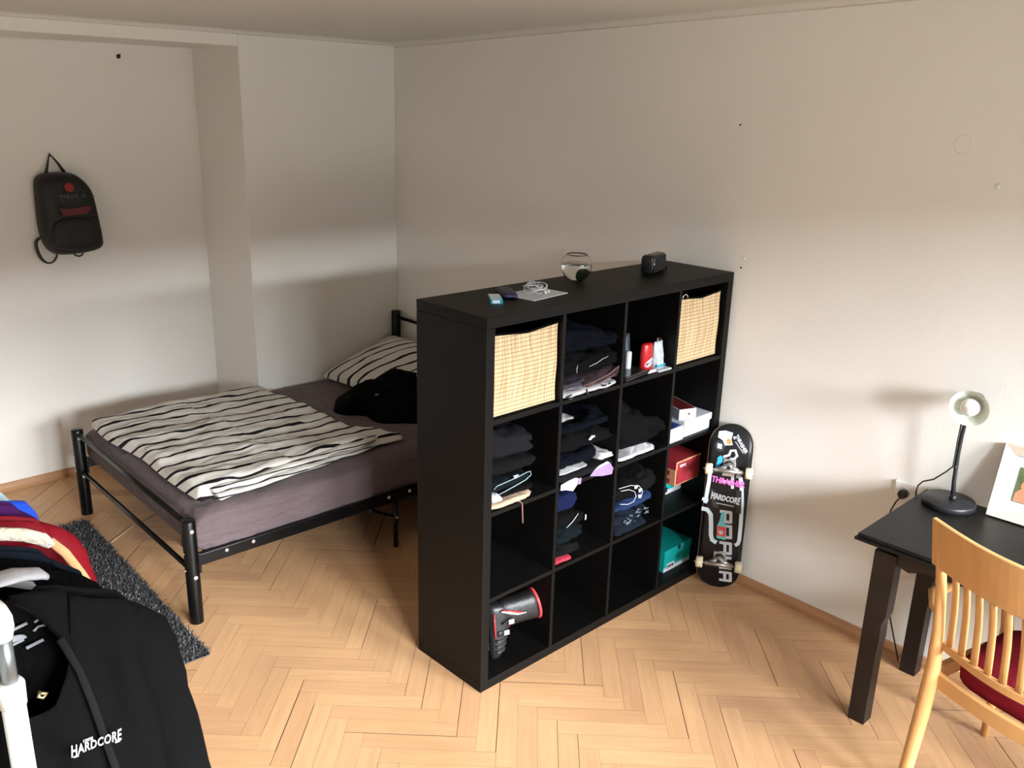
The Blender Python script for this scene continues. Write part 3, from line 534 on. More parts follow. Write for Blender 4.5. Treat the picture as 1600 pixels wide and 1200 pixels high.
mb = MB(); mb.tube(pts, .0016, 6); t = thing('earphones', (.43, .205, Z+.002), 'tangled white earphones on the white paper', 'earphones'); mb.build('cable', WINK, t)
for x, y in ((.012, -.042), (.034, -.035)): MB().lathe([(0, 0), (.007, .001), (.008, .006), (.004, .012), (0, .013)], 12, origin=(x, y, 0)).build('earbud', WINK, t)
# glass globe bowl with a moss ball
t = thing('glass_bowl', (.745, .285, Z), 'round glass bowl with water and a dark green moss ball', 'bowl'); R_ = .064; zc_ = .060
GLASS = mat('clear_glass', (1, 1, 1), .0, trans=1, ior=1.45); WATER = mat('water', (.96, .98, .98), .0, trans=1, ior=1.33)
th0 = math.asin(.03/R_); prof_o = [(R_*math.sin(a_), zc_ - R_*math.cos(a_)) for a_ in [.42 + (PI-.42-.70)*i/20 for i in range(21)]]
prof_i = [(x*(R_-.0025)/R_, zc_ + (z-zc_)*(R_-.0025)/R_) for x, z in prof_o][::-1]; mb = MB(); mb.lathe([(0, prof_o[0][1])] + prof_o + prof_i + [(0, prof_i[-1][1])], 40); mb.build('glass_wall', GLASS, t)
rw = R_-.0027; zw = zc_+.010; pw = [(rw*math.sin(a_), zc_ - rw*math.cos(a_)) for a_ in [.44 + (math.acos(-(zw-zc_)/rw)-.44)*i/14 for i in range(15)]]; mb = MB(); mb.lathe([(0, pw[0][1])] + pw + [(0, pw[-1][1])], 40); mb.build('water', WATER, t)
mb = MB(); v = []; n = 20
for j in range(13):
    for k in range(n):
        ph = PI*j/12; d = Vector((math.sin(ph)*math.cos(2*PI*k/n), math.sin(ph)*math.sin(2*PI*k/n), math.cos(ph))); v.append(Vector((.018, -.012, .030)) + d*(.0225+.0022*nz(d.x*6, d.y*6, d.z*6)))
mb.add(v, [(j*n+k, j*n+(k+1) % n, (j+1)*n+(k+1) % n, (j+1)*n+k) for j in range(12) for k in range(n)]); mb.build('moss_ball', mat('moss_green', (.02, .045, .018), 1, bump=1, bscale=300), t)
mb = MB(); rnd = random.Random(9)
for _ in range(40): th = rnd.random()*6.28; q = rnd.random()*.018; mb.lathe([(0, 0), (.003, .001), (.002, .003), (0, .0035)], 6, origin=(q*math.cos(th)-.008, q*math.sin(th), .0056))
mb.build('pebbles', mat('pale_pebble', (.4, .38, .34), .7), t)
# portable speaker
t = thing('portable_speaker', (1.165, .215, Z), 'black rounded portable speaker at the right of the shelf top', 'speaker', rz=.25); mb = MB(); n = 28; v = []
def sq(th, a, b, p=.45): return a*math.copysign(abs(math.cos(th))**p, math.cos(th)), b*math.copysign(abs(math.sin(th))**p, math.sin(th))
xs_ = [-.075, -.072, -.062, -.03, .03, .062, .072, .075]; ss = [.80, .93, 1, 1, 1, 1, .93, .80]
for x, s_ in zip(xs_, ss):
    for k in range(n): y_, z_ = sq(2*PI*k/n, .029*s_, .041*s_); v.append(Vector((x, y_+ .012*(z_/.041)*0, .0412+z_)))
mb.add(v, [(i*n+k, i*n+(k+1) % n, (i+1)*n+(k+1) % n, (i+1)*n+k) for i in range(7) for k in range(n)] + [tuple(range(n)), tuple(7*n+k for k in range(n))]); mb.build('housing', BLKPLG, t)
mb = MB(); mb.box((-.060, -.0315, .010), (.060, -.0285, .073)); mb.build('front_grille', mat('speaker_grille', (.02, .02, .021), .5, .3, bump=.8, bscale=500), t, bevel=.001)
MB().tube([(-.062, -.0305, .012), (-.062, -.0305, .071)], .0012, 6).build('bright_edge', SILVER, t)
MB().tube([(.072, 0, .03), (.085, .0, .022), (.10, -.01, .012), (.115, -.014, .006), (.122, -.004, .0035), (.11, .004, .004), (.09, .004, .014), (.072, .004, .024)], [(.006, .0018)]*8, 8).build('wrist_strap', K, t)

# ------------------------------------------------------------------ skateboard leaning between shelf and wall
b0 = Vector((1.333, -.160, .004)); b1 = Vector((1.405, -.118, .795)); U = (b1-b0).normalized(); Wd = Vector((.52, -.854, 0)); Wd = (Wd - U*Wd.dot(U)).normalized(); Nn = Wd.cross(U); Nn = Nn if Nn.dot(Vector((-1.95, -2.15, 2.15))-b0) > 0 else -Nn
LB = (b1-b0).length; BF = Matrix((Wd, U, Nn)).transposed().to_4x4(); BF.translation = b0
t = thing('skateboard', b0, 'black skateboard with stickers leaning upright beside the shelf', 'skateboard')
def bw(v):   # half width at height v
    e = .105
    if v < e: return .1*math.sqrt(max(0, 1-((e-v)/e)**2.3))
    if v > LB-e: return .1*math.sqrt(max(0, 1-((v-(LB-e))/e)**2.3))
    return .1
def bz(s, v):   # kick: nose and tail bend away from the trucks; slight concave
    k = 0
    if v < .14: k = -((.14-v)/.14)**1.6*.040
    if v > LB-.14: k = -((v-LB+.14)/.14)**1.6*.040
    return k - .006*(s/.1)**2 + 0
def deck(th0, th1, m, nm, sc_=1.0):
    mb = MB(); nv, ns = 60, 10; top = []; bot = []
    vv = [LB*(.5-.5*math.cos(PI*(.004+.992*i/nv))) for i in range(nv+1)]
    for v in vv:
        for j in range(ns+1):
            s = (j/ns*2-1)*bw(v)*sc_; top.append(BF @ Vector((s, v, bz(s, v)+th1))); bot.append(BF @ Vector((s, v, bz(s, v)+th0)))
    k = ns+1; n = len(top); f = []
    for i in range(nv):
        for j in range(ns): f += [(i*k+j, i*k+j+1, (i+1)*k+j+1, (i+1)*k+j), (n+i*k+j, n+(i+1)*k+j, n+(i+1)*k+j+1, n+i*k+j+1)]
        f += [(i*k, (i+1)*k, n+(i+1)*k, n+i*k), (i*k+ns, n+i*k+ns, n+(i+1)*k+ns, (i+1)*k+ns)]
    for j in range(ns): f += [(j, n+j, n+j+1, j+1), (nv*k+j, nv*k+j+1, n+nv*k+j+1, n+nv*k+j)]
    mb.add(top+bot, f); return mb.build(nm, m, t, b0)
deck(-.0105, -.0006, mat('maple_ply_edge', (.34, .27, .19), .6), 'deck'); deck(-.0006, .0002, mat('black_gloss_print', (.006, .006, .007), .35, spec=.3), 'printed_underside', .975)
# picture coordinates of the close view (4x) -> board plane
def bp(x, y):
    v = (1135-y)/1055*LB; c = 325-(y-80)/1055*97; return ((x-c)/(147-(y-340)/600*9)*.1, v)
def surf(m2, lift=.0008): return lambda p: Vector((p.x, p.y, p.z+lift+bz(p.x, p.y)))
def gfx(name, m, fn, lift=.0008):
    mb = MB(); fn(mb); inv = BF.inverted()
    mb.v = [BF @ (lambda q: Vector((q.x, q.y, q.z+lift+bz(q.x, q.y))))(v) for v in mb.v]; return mb.build(name, m, t, b0)
I4 = Matrix.Identity(4)
def L2(mb, pts, wd, mi=0): stroke(mb, [bp(*p) for p in pts], wd, I4, mi, .0003)
def P2(mb, pts, mi=0, lo=0): mb.prism([bp(*p) for p in pts], lo-.0002, lo+.0002, mi)
def big(mb):
    w5 = .0135
    def letter(y0, y1, segs):   # strokes in a unit cell; letters read downward, their tops to the right
        for p in segs: L2(mb, [(247+(325-247)*q[1], y0+(y1-y0)*q[0]) for q in p], w5)
    A = [[(.08, 0), (.08, .9)], [(.92, 0), (.92, .9)], [(0, .9), (1, .9)], [(.08, .45), (.92, .45)]]
    P = [[(.08, 0), (.08, .95)], [(0, .9), (1, .9)], [(.92, .9), (.92, .35)], [(.08, .42), (1, .42)]]
    R = P + [[(.55, .42), (.92, 0)]]; Hh = [[(.08, 0), (.08, 1)], [(.92, 0), (.92, 1)], [(.08, .5), (.92, .5)]]
    for (y0, y1, g_) in ((616, 690, P), (704, 790, R), (815, 892, A), (908, 990, Hh), (1010, 1080, A)): letter(y0, y1, g_)
    letter(392, 470, [[(.5, 0), (.5, 1)], [(0, 1), (1, 1)]]); letter(300, 378, R)
gfx('city_lettering', WINK, big)
def brk(mb):
    L2(mb, [(190, 372), (176, 392), (172, 440), (160, 520), (150, 585)], .017); L2(mb, [(128, 622), (165, 624), (188, 650), (192, 720), (192, 780), (200, 812), (228, 826)], .020)
    L2(mb, [(350, 385), (376, 395), (384, 440), (388, 560), (380, 700), (372, 790), (364, 815), (345, 828)], .017); L2(mb, [(130, 560), (170, 565)], .016)
gfx('bracket_shapes', PALEB, brk)
def disc(mb, c, r, mi=0, lo=0, n=20): mb.prism([bp(c[0]+r*math.cos(a_), c[1]+r*math.sin(a_)) for a_ in [2*PI*i/n for i in range(n)]], lo-.0002, lo+.0002, mi)
def stk(mb):
    P2(mb, [(176, 492), (385, 475), (382, 622), (200, 600)]); disc(mb, (238, 216), 33)
gfx('dark_sticker', mat('dark_sticker', (.02, .02, .022), .55), stk, .0016)
def wht(mb):
    P2(mb, [(228, 130), (270, 122), (322, 130), (312, 170), (322, 200), (270, 208), (255, 180), (222, 165)]); P2(mb, [(222, 200), (252, 203), (250, 232), (220, 228)])
    L2(mb, [(262, 278), (300, 262), (310, 235), (340, 230), (352, 262), (330, 285), (305, 285)], .011); P2(mb, [(272, 302), (345, 306), (345, 338), (276, 328)])
    L2(mb, [(338, 178), (392, 242)], .0025); L2(mb, [(330, 150), (334, 165)], .008)
gfx('white_sticker', WINK, wht, .0024)
def fitext(mb, s_, c, ang, size, bold, sx=1, warp=None):
    x, v = bp(*c); m_ = Matrix.Translation((x, v, 0)) @ Matrix.Rotation(ang, 4, 'Z'); text_mb(s_, size, m_, bold=bold, mb=mb, sx=sx, warp=warp, thick=.0003)
def arch(W_, k): return lambda p: Vector((p.x, p.y*(1+k*(p.x/W_)**2), p.z))
gfx('pink_lettering', mat('pink_ink', (.72, .13, .48), .5), lambda mb: fitext(mb, 'THRASHER', (297, 432), -.08, .038, .0014, .80), .0030)
gfx('hardcore_lettering', WINK, lambda mb: (fitext(mb, 'HARDCORE', (281, 538), -.10, .033, .0012, .74, arch(.07, .55)), fitext(mb, '100%', (215, 518), -.05, .011, .0002), L2(mb, [(222, 572), (335, 580)], .003)), .0026)
gfx('small_lettering', WINK, lambda mb: (fitext(mb, 'THRASHER', (378, 190), -.95, .0215, .0007, .85)), .0030)
gfx('round_sticker_mark', WINK, lambda mb: P2(mb, [(226, 202), (252, 204), (250, 232), (224, 229)]), .0024)
gfx('orange_sticker_mark', mat('orange_ink', (.75, .20, .05), .5), lambda mb: disc(mb, (296, 182), 16), .0032)
gfx('blue_sticker', mat('sky_blue_ink', (.03, .35, .68), .5), lambda mb: P2(mb, [(225, 285), (245, 270), (262, 285), (258, 312), (238, 330), (240, 375), (212, 372), (215, 330), (222, 312)]), .0026)
gfx('bottle_sticker', mat('bottle_glass_ink', (.12, .48, .50), .4), lambda mb: P2(mb, [(258, 622), (278, 624), (276, 680), (290, 715), (286, 800), (228, 795), (230, 715), (246, 680), (252, 650)]), .0028)
gfx('bottle_sticker_label', mat('red_ink', (.60, .05, .05), .5), lambda mb: P2(mb, [(233, 715), (287, 720), (283, 782), (229, 776)]), .0034)
gfx('bottle_sticker_mark', WINK, lambda mb: P2(mb, [(240, 735), (247, 752), (255, 735), (258, 752), (270, 738), (268, 762), (252, 772), (240, 758)]), .0038)
CREAM = mat('cream_urethane', (.62, .55, .38), .45)
for vy in (345, 940):
    v0 = bp(300, vy)[1]; tr = MB(); s_ = -1 if vy > 600 else 1
    def W2(s, v, z): return BF @ Vector((s, v, z))
    tr.prism([(-.027, v0-.030-.005*s_), (.027, v0-.030-.005*s_), (.027, v0+.045), (-.027, v0+.045)], .0008, .009, 0, BF)
    tr.tube([W2(-.062, v0, .048), W2(.062, v0, .048)], .010, 12); tr.tube([W2(-.105, v0, .048), W2(.105, v0, .048)], .0042, 10)
    tr.tube([W2(-.05, v0, .045), W2(-.02, v0+.012, .036), W2(0, v0+.018, .026), W2(.02, v0+.012, .036), W2(.05, v0, .045)], [.008, .012, .018, .012, .008], 10)
    tr.tube([W2(0, v0+.018, .008), W2(0, v0+.016, .046)], [.019, .012], 14)
    tk = tr.build('truck', mat('cast_aluminium', (.42, .41, .40), .38, .85), t, b0)
    MB().tube([W2(0, v0+.016, .044), W2(0, v0+.016, .053)], .008, 6).build('kingpin_nut', BLKPL, tk, b0)
    MB().tube([W2(0, v0+.018, .010), W2(0, v0+.018, .022)], .020, 16).build('bushing', BLKPL, tk, b0)
    for sx in (-1, 1):
        pr = [(0, .0145, .010), (0, .0145, .022), (.004, 0, .026), (.028, 0, .026), (.032, 0, .022), (.032, 0, .010)]
        wmb = MB(); wmb.tube([W2(sx*(.072+q[0]), v0, .048) for q in pr], [q[2] for q in pr], 26); wl = wmb.build('wheel', CREAM, t, b0)
        MB().tube([W2(sx*.1035, v0, .048), W2(sx*.1075, v0, .048)], .009, 16).build('bearing', SILVER, wl, b0); MB().tube([W2(sx*.1075, v0, .048), W2(sx*.112, v0, .048)], .0052, 6).build('axle_nut', SILVER, wl, b0)

# ------------------------------------------------------------------ inline skates in the bottom left compartment
def skate(label, org, toe, up, two_tone):
    toe = Vector(toe).normalized(); up = Vector(up); up = (up-toe*toe.dot(up)).normalized(); sd = toe.cross(up)   # local: x = toe direction, z = up the leg, y = side
    F = Matrix((toe*.9, -sd*.9, up*.9)).transposed().to_4x4(); F.translation = Vector(org)
    t = thing('inline_skate', org, label, 'inline skate', 'inline skates on the shelf'); P = lambda x, y, z: F @ Vector((x, y, z))
    BOOT = mat('skate_shell', (.012, .0125, .014), .38, spec=.4); mb = MB(); n = 20
    # boot: heel to toe cross-sections (x, half width, bottom, top)
    secs = [(-.085, .018, .012, .05), (-.078, .036, .004, .085), (-.05, .042, 0, .105), (-.01, .043, 0, .11), (.03, .043, 0, .100), (.07, .045, 0, .083), (.11, .046, 0, .070), (.145, .041, 0, .060), (.168, .027, .006, .048), (.176, .010, .014, .036)]
    v = []
    for x, hw, zb, zt in secs:
        for k in range(n): y, z = sq(2*PI*k/n, hw, (zt-zb)/2, .7); v.append(P(x, y, (zb+zt)/2+z))
    mb.add(v, [(i*n+k, i*n+(k+1) % n, (i+1)*n+(k+1) % n, (i+1)*n+k) for i in range(len(secs)-1) for k in range(n)] + [tuple(range(n)), tuple((len(secs)-1)*n+k for k in range(n))]); mb.build('boot', BOOT, t, org, sub=1)
    mb = MB(); v = []; cs = [(.055, .040, .062, .0), (.10, .045, .066, .0), (.15, .047, .063, -.004), (.20, .050, .066, -.008), (.235, .053, .070, -.010)]
    for z, hw, hl, xo in cs:
        for k in range(n): y, x = sq(2*PI*k/n, hw, hl, .8); v.append(P(x-.028+xo, y, z+.10*(x/.07)*.12))
    for z, hw, hl, xo in [(.235, .044, .060, -.010), (.17, .036, .05, -.006)]:
        for k in range(n): y, x = sq(2*PI*k/n, hw, hl, .8); v.append(P(x-.028+xo, y, z+.10*(x/.07)*.12))
    m_ = len(cs)+2; mb.add(v, [(i*n+k, i*n+(k+1) % n, (i+1)*n+(k+1) % n, (i+1)*n+k) for i in range(m_-1) for k in range(n)] + [tuple(range(n)), tuple((m_-1)*n+k for k in range(n))]); mb.build('cuff', mat('skate_cuff', (.007, .007, .008), .45, bump=.2), t, org, sub=1)
    mb = MB()
    for k_, (z, hl, hw) in enumerate(((.238, .068, .054),)): mb.tube([P(-.038+hl*math.cos(a_), hw*math.sin(a_), z+.012*math.cos(a_)) for a_ in [2*PI*i/24 for i in range(24)]], .006, 8, closed=True)
    mb.build('red_collar', mat('skate_red', (.60, .05, .05), .35), t, org)
    # toe cap ridge, straps and buckles
    mb = MB()
    for (x, hw, zt) in ((.075, .049, .084), (.10, .049, .078), (.125, .048, .071)): mb.tube([P(x, hw*math.cos(a_)*1.0, .02+(zt-.02)*math.sin(a_)) for a_ in [PI*i/12 for i in range(13)]], [(.004, .009)]*13, 8)
    mb.build('toe_rib', mat('skate_rubber', (.022, .022, .024), .45), t, org)
    for (x, hw, zt, zz) in ((.045, .047, .098, 0), (.0, .048, .125, 1)):
        mb = MB(); mb.tube([P(x-.02*zz*math.sin(a_), hw*math.cos(a_), .03+.02*zz+(zt-.03)*math.sin(a_)) for a_ in [PI*i/12 for i in range(13)]], [(.0025, .011)]*13, 8, flat=tuple(F.to_3x3() @ Vector((0, 0, 1)))); st = mb.build('strap', BLKPL, t, org)
        for s_ in (-1, 1): mb = MB(); mb.box((x-.012, s_*.047-.006, .058+.025*zz), (x+.010, s_*.047+.006, .086+.025*zz), mat=F); mb.build('buckle', mat('skate_buckle', (.40, .33, .33), .35, .5), st, org, bevel=.003)
    mb = MB(); mb.tube([P(-.06, .052, .05), P(-.045, .053, .09), P(-.03, .052, .13), P(-.028, .05, .17)], [(.003, .004), (.004, .007), (.003, .006), (.002, .003)], 8); mb.tube([P(-.06, -.052, .05), P(-.045, -.053, .09), P(-.03, -.052, .13), P(-.028, -.05, .17)], [(.003, .004), (.004, .007), (.003, .006), (.002, .003)], 8); mb.build('white_flash', WINK, t, org)
    mb = MB(); mb.tube([P(-.062, .050, .06), P(-.050, .053, .10), P(-.034, .052, .15)], .004, 8); mb.tube([P(-.062, -.050, .06), P(-.050, -.053, .10), P(-.034, -.052, .15)], .004, 8); mb.tube([P(.06, .044, .02), P(.0, .046, .018), P(-.05, .043, .02)], .003, 8); mb.tube([P(.06, -.044, .02), P(.0, -.046, .018), P(-.05, -.043, .02)], .003, 8); mb.build('red_accent', mat('skate_red_accent', (.5, .03, .03), .35), t, org)
    mb = MB(); mb.tube([P(.03+.02*i/6, .014*math.sin(i*1.8), .105+.004*math.cos(i*3)) for i in range(-6, 5)], .0028, 6); mb.tube([P(-.01, .0, .12), P(-.008, .02, .15), P(-.002, -.02, .18), P(0, .015, .20)], .0028, 6); mb.build('laces', mat('red_lace', (.45, .02, .03), .6), t, org)
    mb = MB()
    for s_ in (-1, 1): mb.prism([(-.10, -.058), (-.075, -.062), (.13, -.062), (.155, -.055), (.12, -.002), (.06, -.010), (-.0, -.010), (-.07, -.002)], s_*.0165-.0015, s_*.0165+.0015, 0, F @ Matrix.Rotation(PI/2, 4, 'X'))
    mb.box((-.06, -.015, -.012), (.11, .015, -.001), mat=F); mb.build('frame', mat('skate_frame', (.03, .03, .032), .35, .4), t, org)
    for x in (-.105, -.025, .055, .135):
        wm = MB(); pr = [(-.011, .030), (-.011, .034), (-.006, .0385), (0, .040), (.006, .0385), (.011, .034), (.011, .030)]; wm.tube([P(x, q[0], -.058) for q in pr], [q[1] for q in pr], 26); wl = wm.build('wheel', mat('smoky_urethane', (.20, .21, .17), .2, trans=.5, ior=1.4), t, org)
        MB().tube([P(x, -.012, -.058), P(x, .012, -.058)], .018, 18).build('hub', BLKPLG, wl, org); MB().tube([P(x, -.021, -.058), P(x, .021, -.058)], .0055, 10).build('axle_bolt', SILVER, wl, org)
    return t
r = rzf[3]
skate('black inline skate with red trim, nearest in the bottom left compartment', (.128, .112, r+.163), (-.02, -.12, -.98), (.88, -.27, .10), 1)
skate('black inline skate with red trim, farther back in the bottom left compartment', (.128, .290, r+.163), (-.03, -.02, -.99), (.97, -.06, .02), 0)

# ------------------------------------------------------------------ bed
B0 = Vector((.44, 1.86, 0)); t = thing('metal_bed', B0, 'black metal double bed frame standing across the alcove', 'bed', rz=-.0155); RB = Matrix.Rotation(.0155, 4, 'Z')
def bl(x, y, z=0): v = RB.to_3x3() @ (Vector((x, y, 0))-B0); return Vector((v.x, v.y, z))   # world -> bed frame
pnl = bl(-.586, 1.172); pfl = bl(-.566, 2.562); X0 = (pnl.x+pfl.x)/2; Y0 = pnl.y; Y1 = pfl.y-.02; X1 = X0+2.03
for (x, y, h) in ((X0, Y0, .478), (X0, Y1, .478), (X1, Y0, .84), (X1, Y1, .84)):
    pb = MB(); pb.lathe([(.029, 0), (.0295, .004), (.0295, h-.004), (.027, h), (0, h)], 26, origin=(x, y, 0)); po = pb.build('post', BLKMETAL, t)
    if h < .5:
        for z in (.435, .222):
            MB().lathe([(0, 0), (.0095, 0), (.0095, .0035), (.004, .005), (0, .004)], 16, mat=Matrix.Rotation(PI/2, 4, 'X'), origin=(x, y-.029, z)).build('screw_cap', SCREW, po)
        for z in (.330, .252): MB().lathe([(0, 0), (.004, 0), (.004, .003), (0, .003)], 10, mat=Matrix.Rotation(-PI/2, 4, 'Y'), origin=(x-.029, y, z)).build('screw_cap', SCREW, po)
for (x, zs) in ((X0, (.455, .243)), (X1, (.80, .55, .35))):
    for z in zs: MB().tube([(x, Y0+.02, z), (x, Y1-.02, z)], .0115, 14).build('cross_bar', BLKMETAL, t)
for y in (Y0, Y1):
    ob = MB().box((X0+.025, y-.016, .262), (X1-.025, y+.012, .315)).build('side_rail', BLKMETAL, t, bevel=.003)
    MB().box((X0+.022, y-.020, .232), (X0+.034, y+.010, .322)).build('rail_plate', BLKMETAL, ob, bevel=.002); MB().box((X0+.98, y-.0185, .264), (X0+1.13, y-.0165, .318)).build('rail_plate', BLKMETAL, ob)
    for x in (X0+.148, X0+.272, X0+.99, X0+1.115): MB().lathe([(0, 0), (.0085, 0), (.0085, .003), (.003, .005), (0, .0045)], 14, mat=Matrix.Rotation(PI/2, 4, 'X'), origin=(x, y-.0185, .298)).build('screw_cap', SCREW, ob)
for y in (Y0+.012, (Y0+Y1)/2, Y1-.012): 
    lg = MB().tube([(X0+1.05, y, 0), (X0+1.05, y, .27)], .0125, 14).build('middle_leg', BLKMETAL, t); MB().tube([(X0+1.05, y, .165), (X0+.86, y+.02, .262)], .008, 10).build('leg_brace', BLKMETAL, lg)
    MB().lathe([(0, 0), (.006, 0), (.006, .003), (0, .003)], 10, mat=Matrix.Rotation(PI/2, 4, 'X'), origin=(X0+1.05, y-.0125, .165)).build('screw_cap', SCREW, lg)
MB().tube([(X0+.24, (Y0+Y1)/2, 0), (X0+.24, (Y0+Y1)/2, .27)], .0125, 12).build('middle_leg', BLKMETAL, t)
sl = MB()
for i in range(14): sl.box((X0+.08+i*.143, Y0+.012, .279), (X0+.13+i*.143, Y1-.012, .289))
sl.build('slats', BLKMETAL, t)
# mattress under a fitted sheet
def mattress():
    mb = MB(); nx, nc = 240, 64; x0, x1, y0, y1, z0, z1 = X0+.035, X1-.03, Y0+.004, Y1-.006, .29, .487; rows = []
    for i in range(nx+1):
        s = i/nx; x = x0+(x1-x0)*s; e = 1-(abs(s*2-1))**40*.35
        for k in range(nc):
            th = 2*PI*k/nc; c, sn = math.cos(th), math.sin(th); y = (y0+y1)/2 + (y1-y0)/2*math.copysign(abs(c)**.12, c)*(1-.012*(1-e)); z = (z0+z1)/2 + (z1-z0)/2*math.copysign(abs(sn)**.26, sn)*e
            q = Vector((x*3, y*3, z*5)); dz = .004*noise.noise(q) if sn > 0 else 0
            if c < -.2 and z < .46:
                dx_ = x-x0; ang = math.atan2(.487-z, dx_+.02); cr = abs(math.sin(ang*9+1.5*nz(x*4, z*9)))**10*.007*max(0, 1-dx_/.65)*min(1, (.487-z)*14)
                cr += abs(math.sin(z*55+x*11+3*nz(x*4, z*6, 3)))**9*.004*max(0, nz(x*3, z*4, 8)+.35); y += cr - .006*nz(x*9+z*7, z*14)
            rows.append(Vector((x, y, z+dz)))
    mb.add(rows, [(i*nc+k, i*nc+(k+1) % nc, (i+1)*nc+(k+1) % nc, (i+1)*nc+k) for i in range(nx) for k in range(nc)] + [tuple(range(nc)), tuple(nx*nc+k for k in range(nc))])
    o = mb.build('mattress', SHEET, off=(0, 0, 0)); return o
mt = mattress(); mt.location = B0; mt.rotation_euler.z = -.0155; tag(mt, 'mattress in a mauve-grey fitted sheet lying on the bed frame', 'mattress')
# duvet folded in a flat quilt pile
def uvset(o, f):
    me = o.data; ul = me.uv_layers.new(name='UVMap')
    for l in me.loops: ul.data[l.index].uv = f(me.vertices[l.vertex_index].co)
def duvet():
    A, Bc, Cc, Dc = [Vector(p) for p in ((-.500, 1.250, 0), (.475, 1.345, 0), (.45, 2.50, 0), (-.520, 2.47, 0))]
    nu, nv = 90, 90; zb = .492; mb = MB()
    def pos(u, v, layer):
        p = A*(1-u)*(1-v) + Bc*u*(1-v) + Cc*u*v + Dc*(1-u)*v
        p += Vector((.028*nz(v*3.1, 2), .022*nz(u*3.7, 7), 0))*1.2
        if u > .8 and v < .2: p += Vector((.10, -.03, 0))*((u-.8)/.2)*((.2-v)/.2)*1.5   # the drawn out corner
        e = min(u, 1-u, v, 1-v); k = min(1, e/.035); edge = math.sqrt(max(0, 1-(1-k)**2))
        q = Vector((p.x*3.0, p.y*5.5, 1)); wr = .015*noise.noise(q)+.011*noise.noise(q*2.3)+.007*noise.noise(q*5)
        h = .050 + wr + .010*math.sin(PI*v) + .016*max(0, 1-v*4)
        if u < .5: h += .006
        return p, edge, h
    top = []; bot = []
    for j in range(nv+1):
        for i in range(nu+1):
            p, e, h = pos(i/nu, j/nv, 0); top.append(Vector((p.x, p.y, zb+.016+(h-.016)*e))); bot.append(Vector((p.x, p.y, zb+.016-.015*e)))
    k = nu+1; f = []; n = len(top)
    for j in range(nv):
        for i in range(nu): f += [(j*k+i, j*k+i+1, (j+1)*k+i+1, (j+1)*k+i), (n+j*k+i, n+(j+1)*k+i, n+(j+1)*k+i+1, n+j*k+i+1)]
    for i in range(nu): f += [(i, n+i, n+i+1, i+1), (nv*k+i, nv*k+i+1, n+nv*k+i+1, n+nv*k+i)]
    for j in range(nv): f += [(j*k, (j+1)*k, n+(j+1)*k, n+j*k), (j*k+nu, n+j*k+nu, n+(j+1)*k+nu, (j+1)*k+nu)]
    mb.add(top+bot, f); c = (0, 1.86, zb); o = mb.build('duvet', ZEBRA, off=c)
    uvset(o, lambda co: (co.x, co.y*1.0 + (co.z-.05)*1.2 + .10*co.x + .03))
    # the lower folded layer that shows along the near side
    return o
dv = tag(duvet(), 'folded off-white duvet with wavy black stripes on the mattress', 'duvet')
mb = MB(); pth = []
for i in range(26): u = i/25; pth.append(Vector((-.42+.95*u, 1.238+.10*u+.006*math.sin(u*21), .508+.002*math.sin(u*30))) - Vector((0, 1.86, .492)))
mb.tube(pth, [(.012+.002*math.sin(i*1.7), .030) for i in range(26)], 12, flat=(0, 0, 1))
mb.tube([p+Vector((-.012, .012+.008*math.sin(i*.8), .026+.002*math.sin(i*1.1))) for i, p in enumerate(pth[:-1])], [(.014+.002*math.cos(i*1.3), .028) for i in range(25)], 12, flat=(0, 0, 1)); o = mb.build('folded_edge', ZEBRA, dv); uvset(o, lambda co: (co.x, co.y*1.4+co.z*4+.1*co.x))
# pillow
def cushion(nm, m, label, cat, cen, hx, hy, hz, rot, seed, wr=.006):
    mb = MB(); n = 34; top = []; bot = []
    for j in range(n+1):
        for i in range(n+1):
            u, v = i/n*2-1, j/n*2-1; k = (max(0, (1-u*u))*max(0, (1-v*v)))**.38; cs = 1-.10*(1-abs(u*v))*max(abs(u), abs(v))**4
            x, y = hx*u*cs, hy*v*cs; d = wr*noise.noise(Vector((x*7+seed, y*7, 0)))*1.5+wr*.5*noise.noise(Vector((x*16, y*16, seed)))
            top.append(Vector((x, y, hz*k+d*k))); bot.append(Vector((x, y, -hz*.8*k-.001)))
    kk = n+1; N_ = len(top); f = []
    for j in range(n):
        for i in range(n): f += [(j*kk+i, j*kk+i+1, (j+1)*kk+i+1, (j+1)*kk+i), (N_+j*kk+i, N_+(j+1)*kk+i, N_+(j+1)*kk+i+1, N_+j*kk+i+1)]
    mb.add(top+bot, f); o = mb.build(nm, m); bm = bmesh.new(); bm.from_mesh(o.data); bmesh.ops.remove_doubles(bm, verts=bm.verts, dist=.0025); bm.to_mesh(o.data); bm.free()
    uvset(o, lambda co: (co.x, co.y)); o.location = cen; o.rotation_euler = rot; return tag(o, label, cat)
cushion('pillow', ZEBRAP, 'large striped pillow propped against the headboard', 'pillow', (1.155, 2.10, .590), .29, .40, .085, (0, -.30, 0), 3)
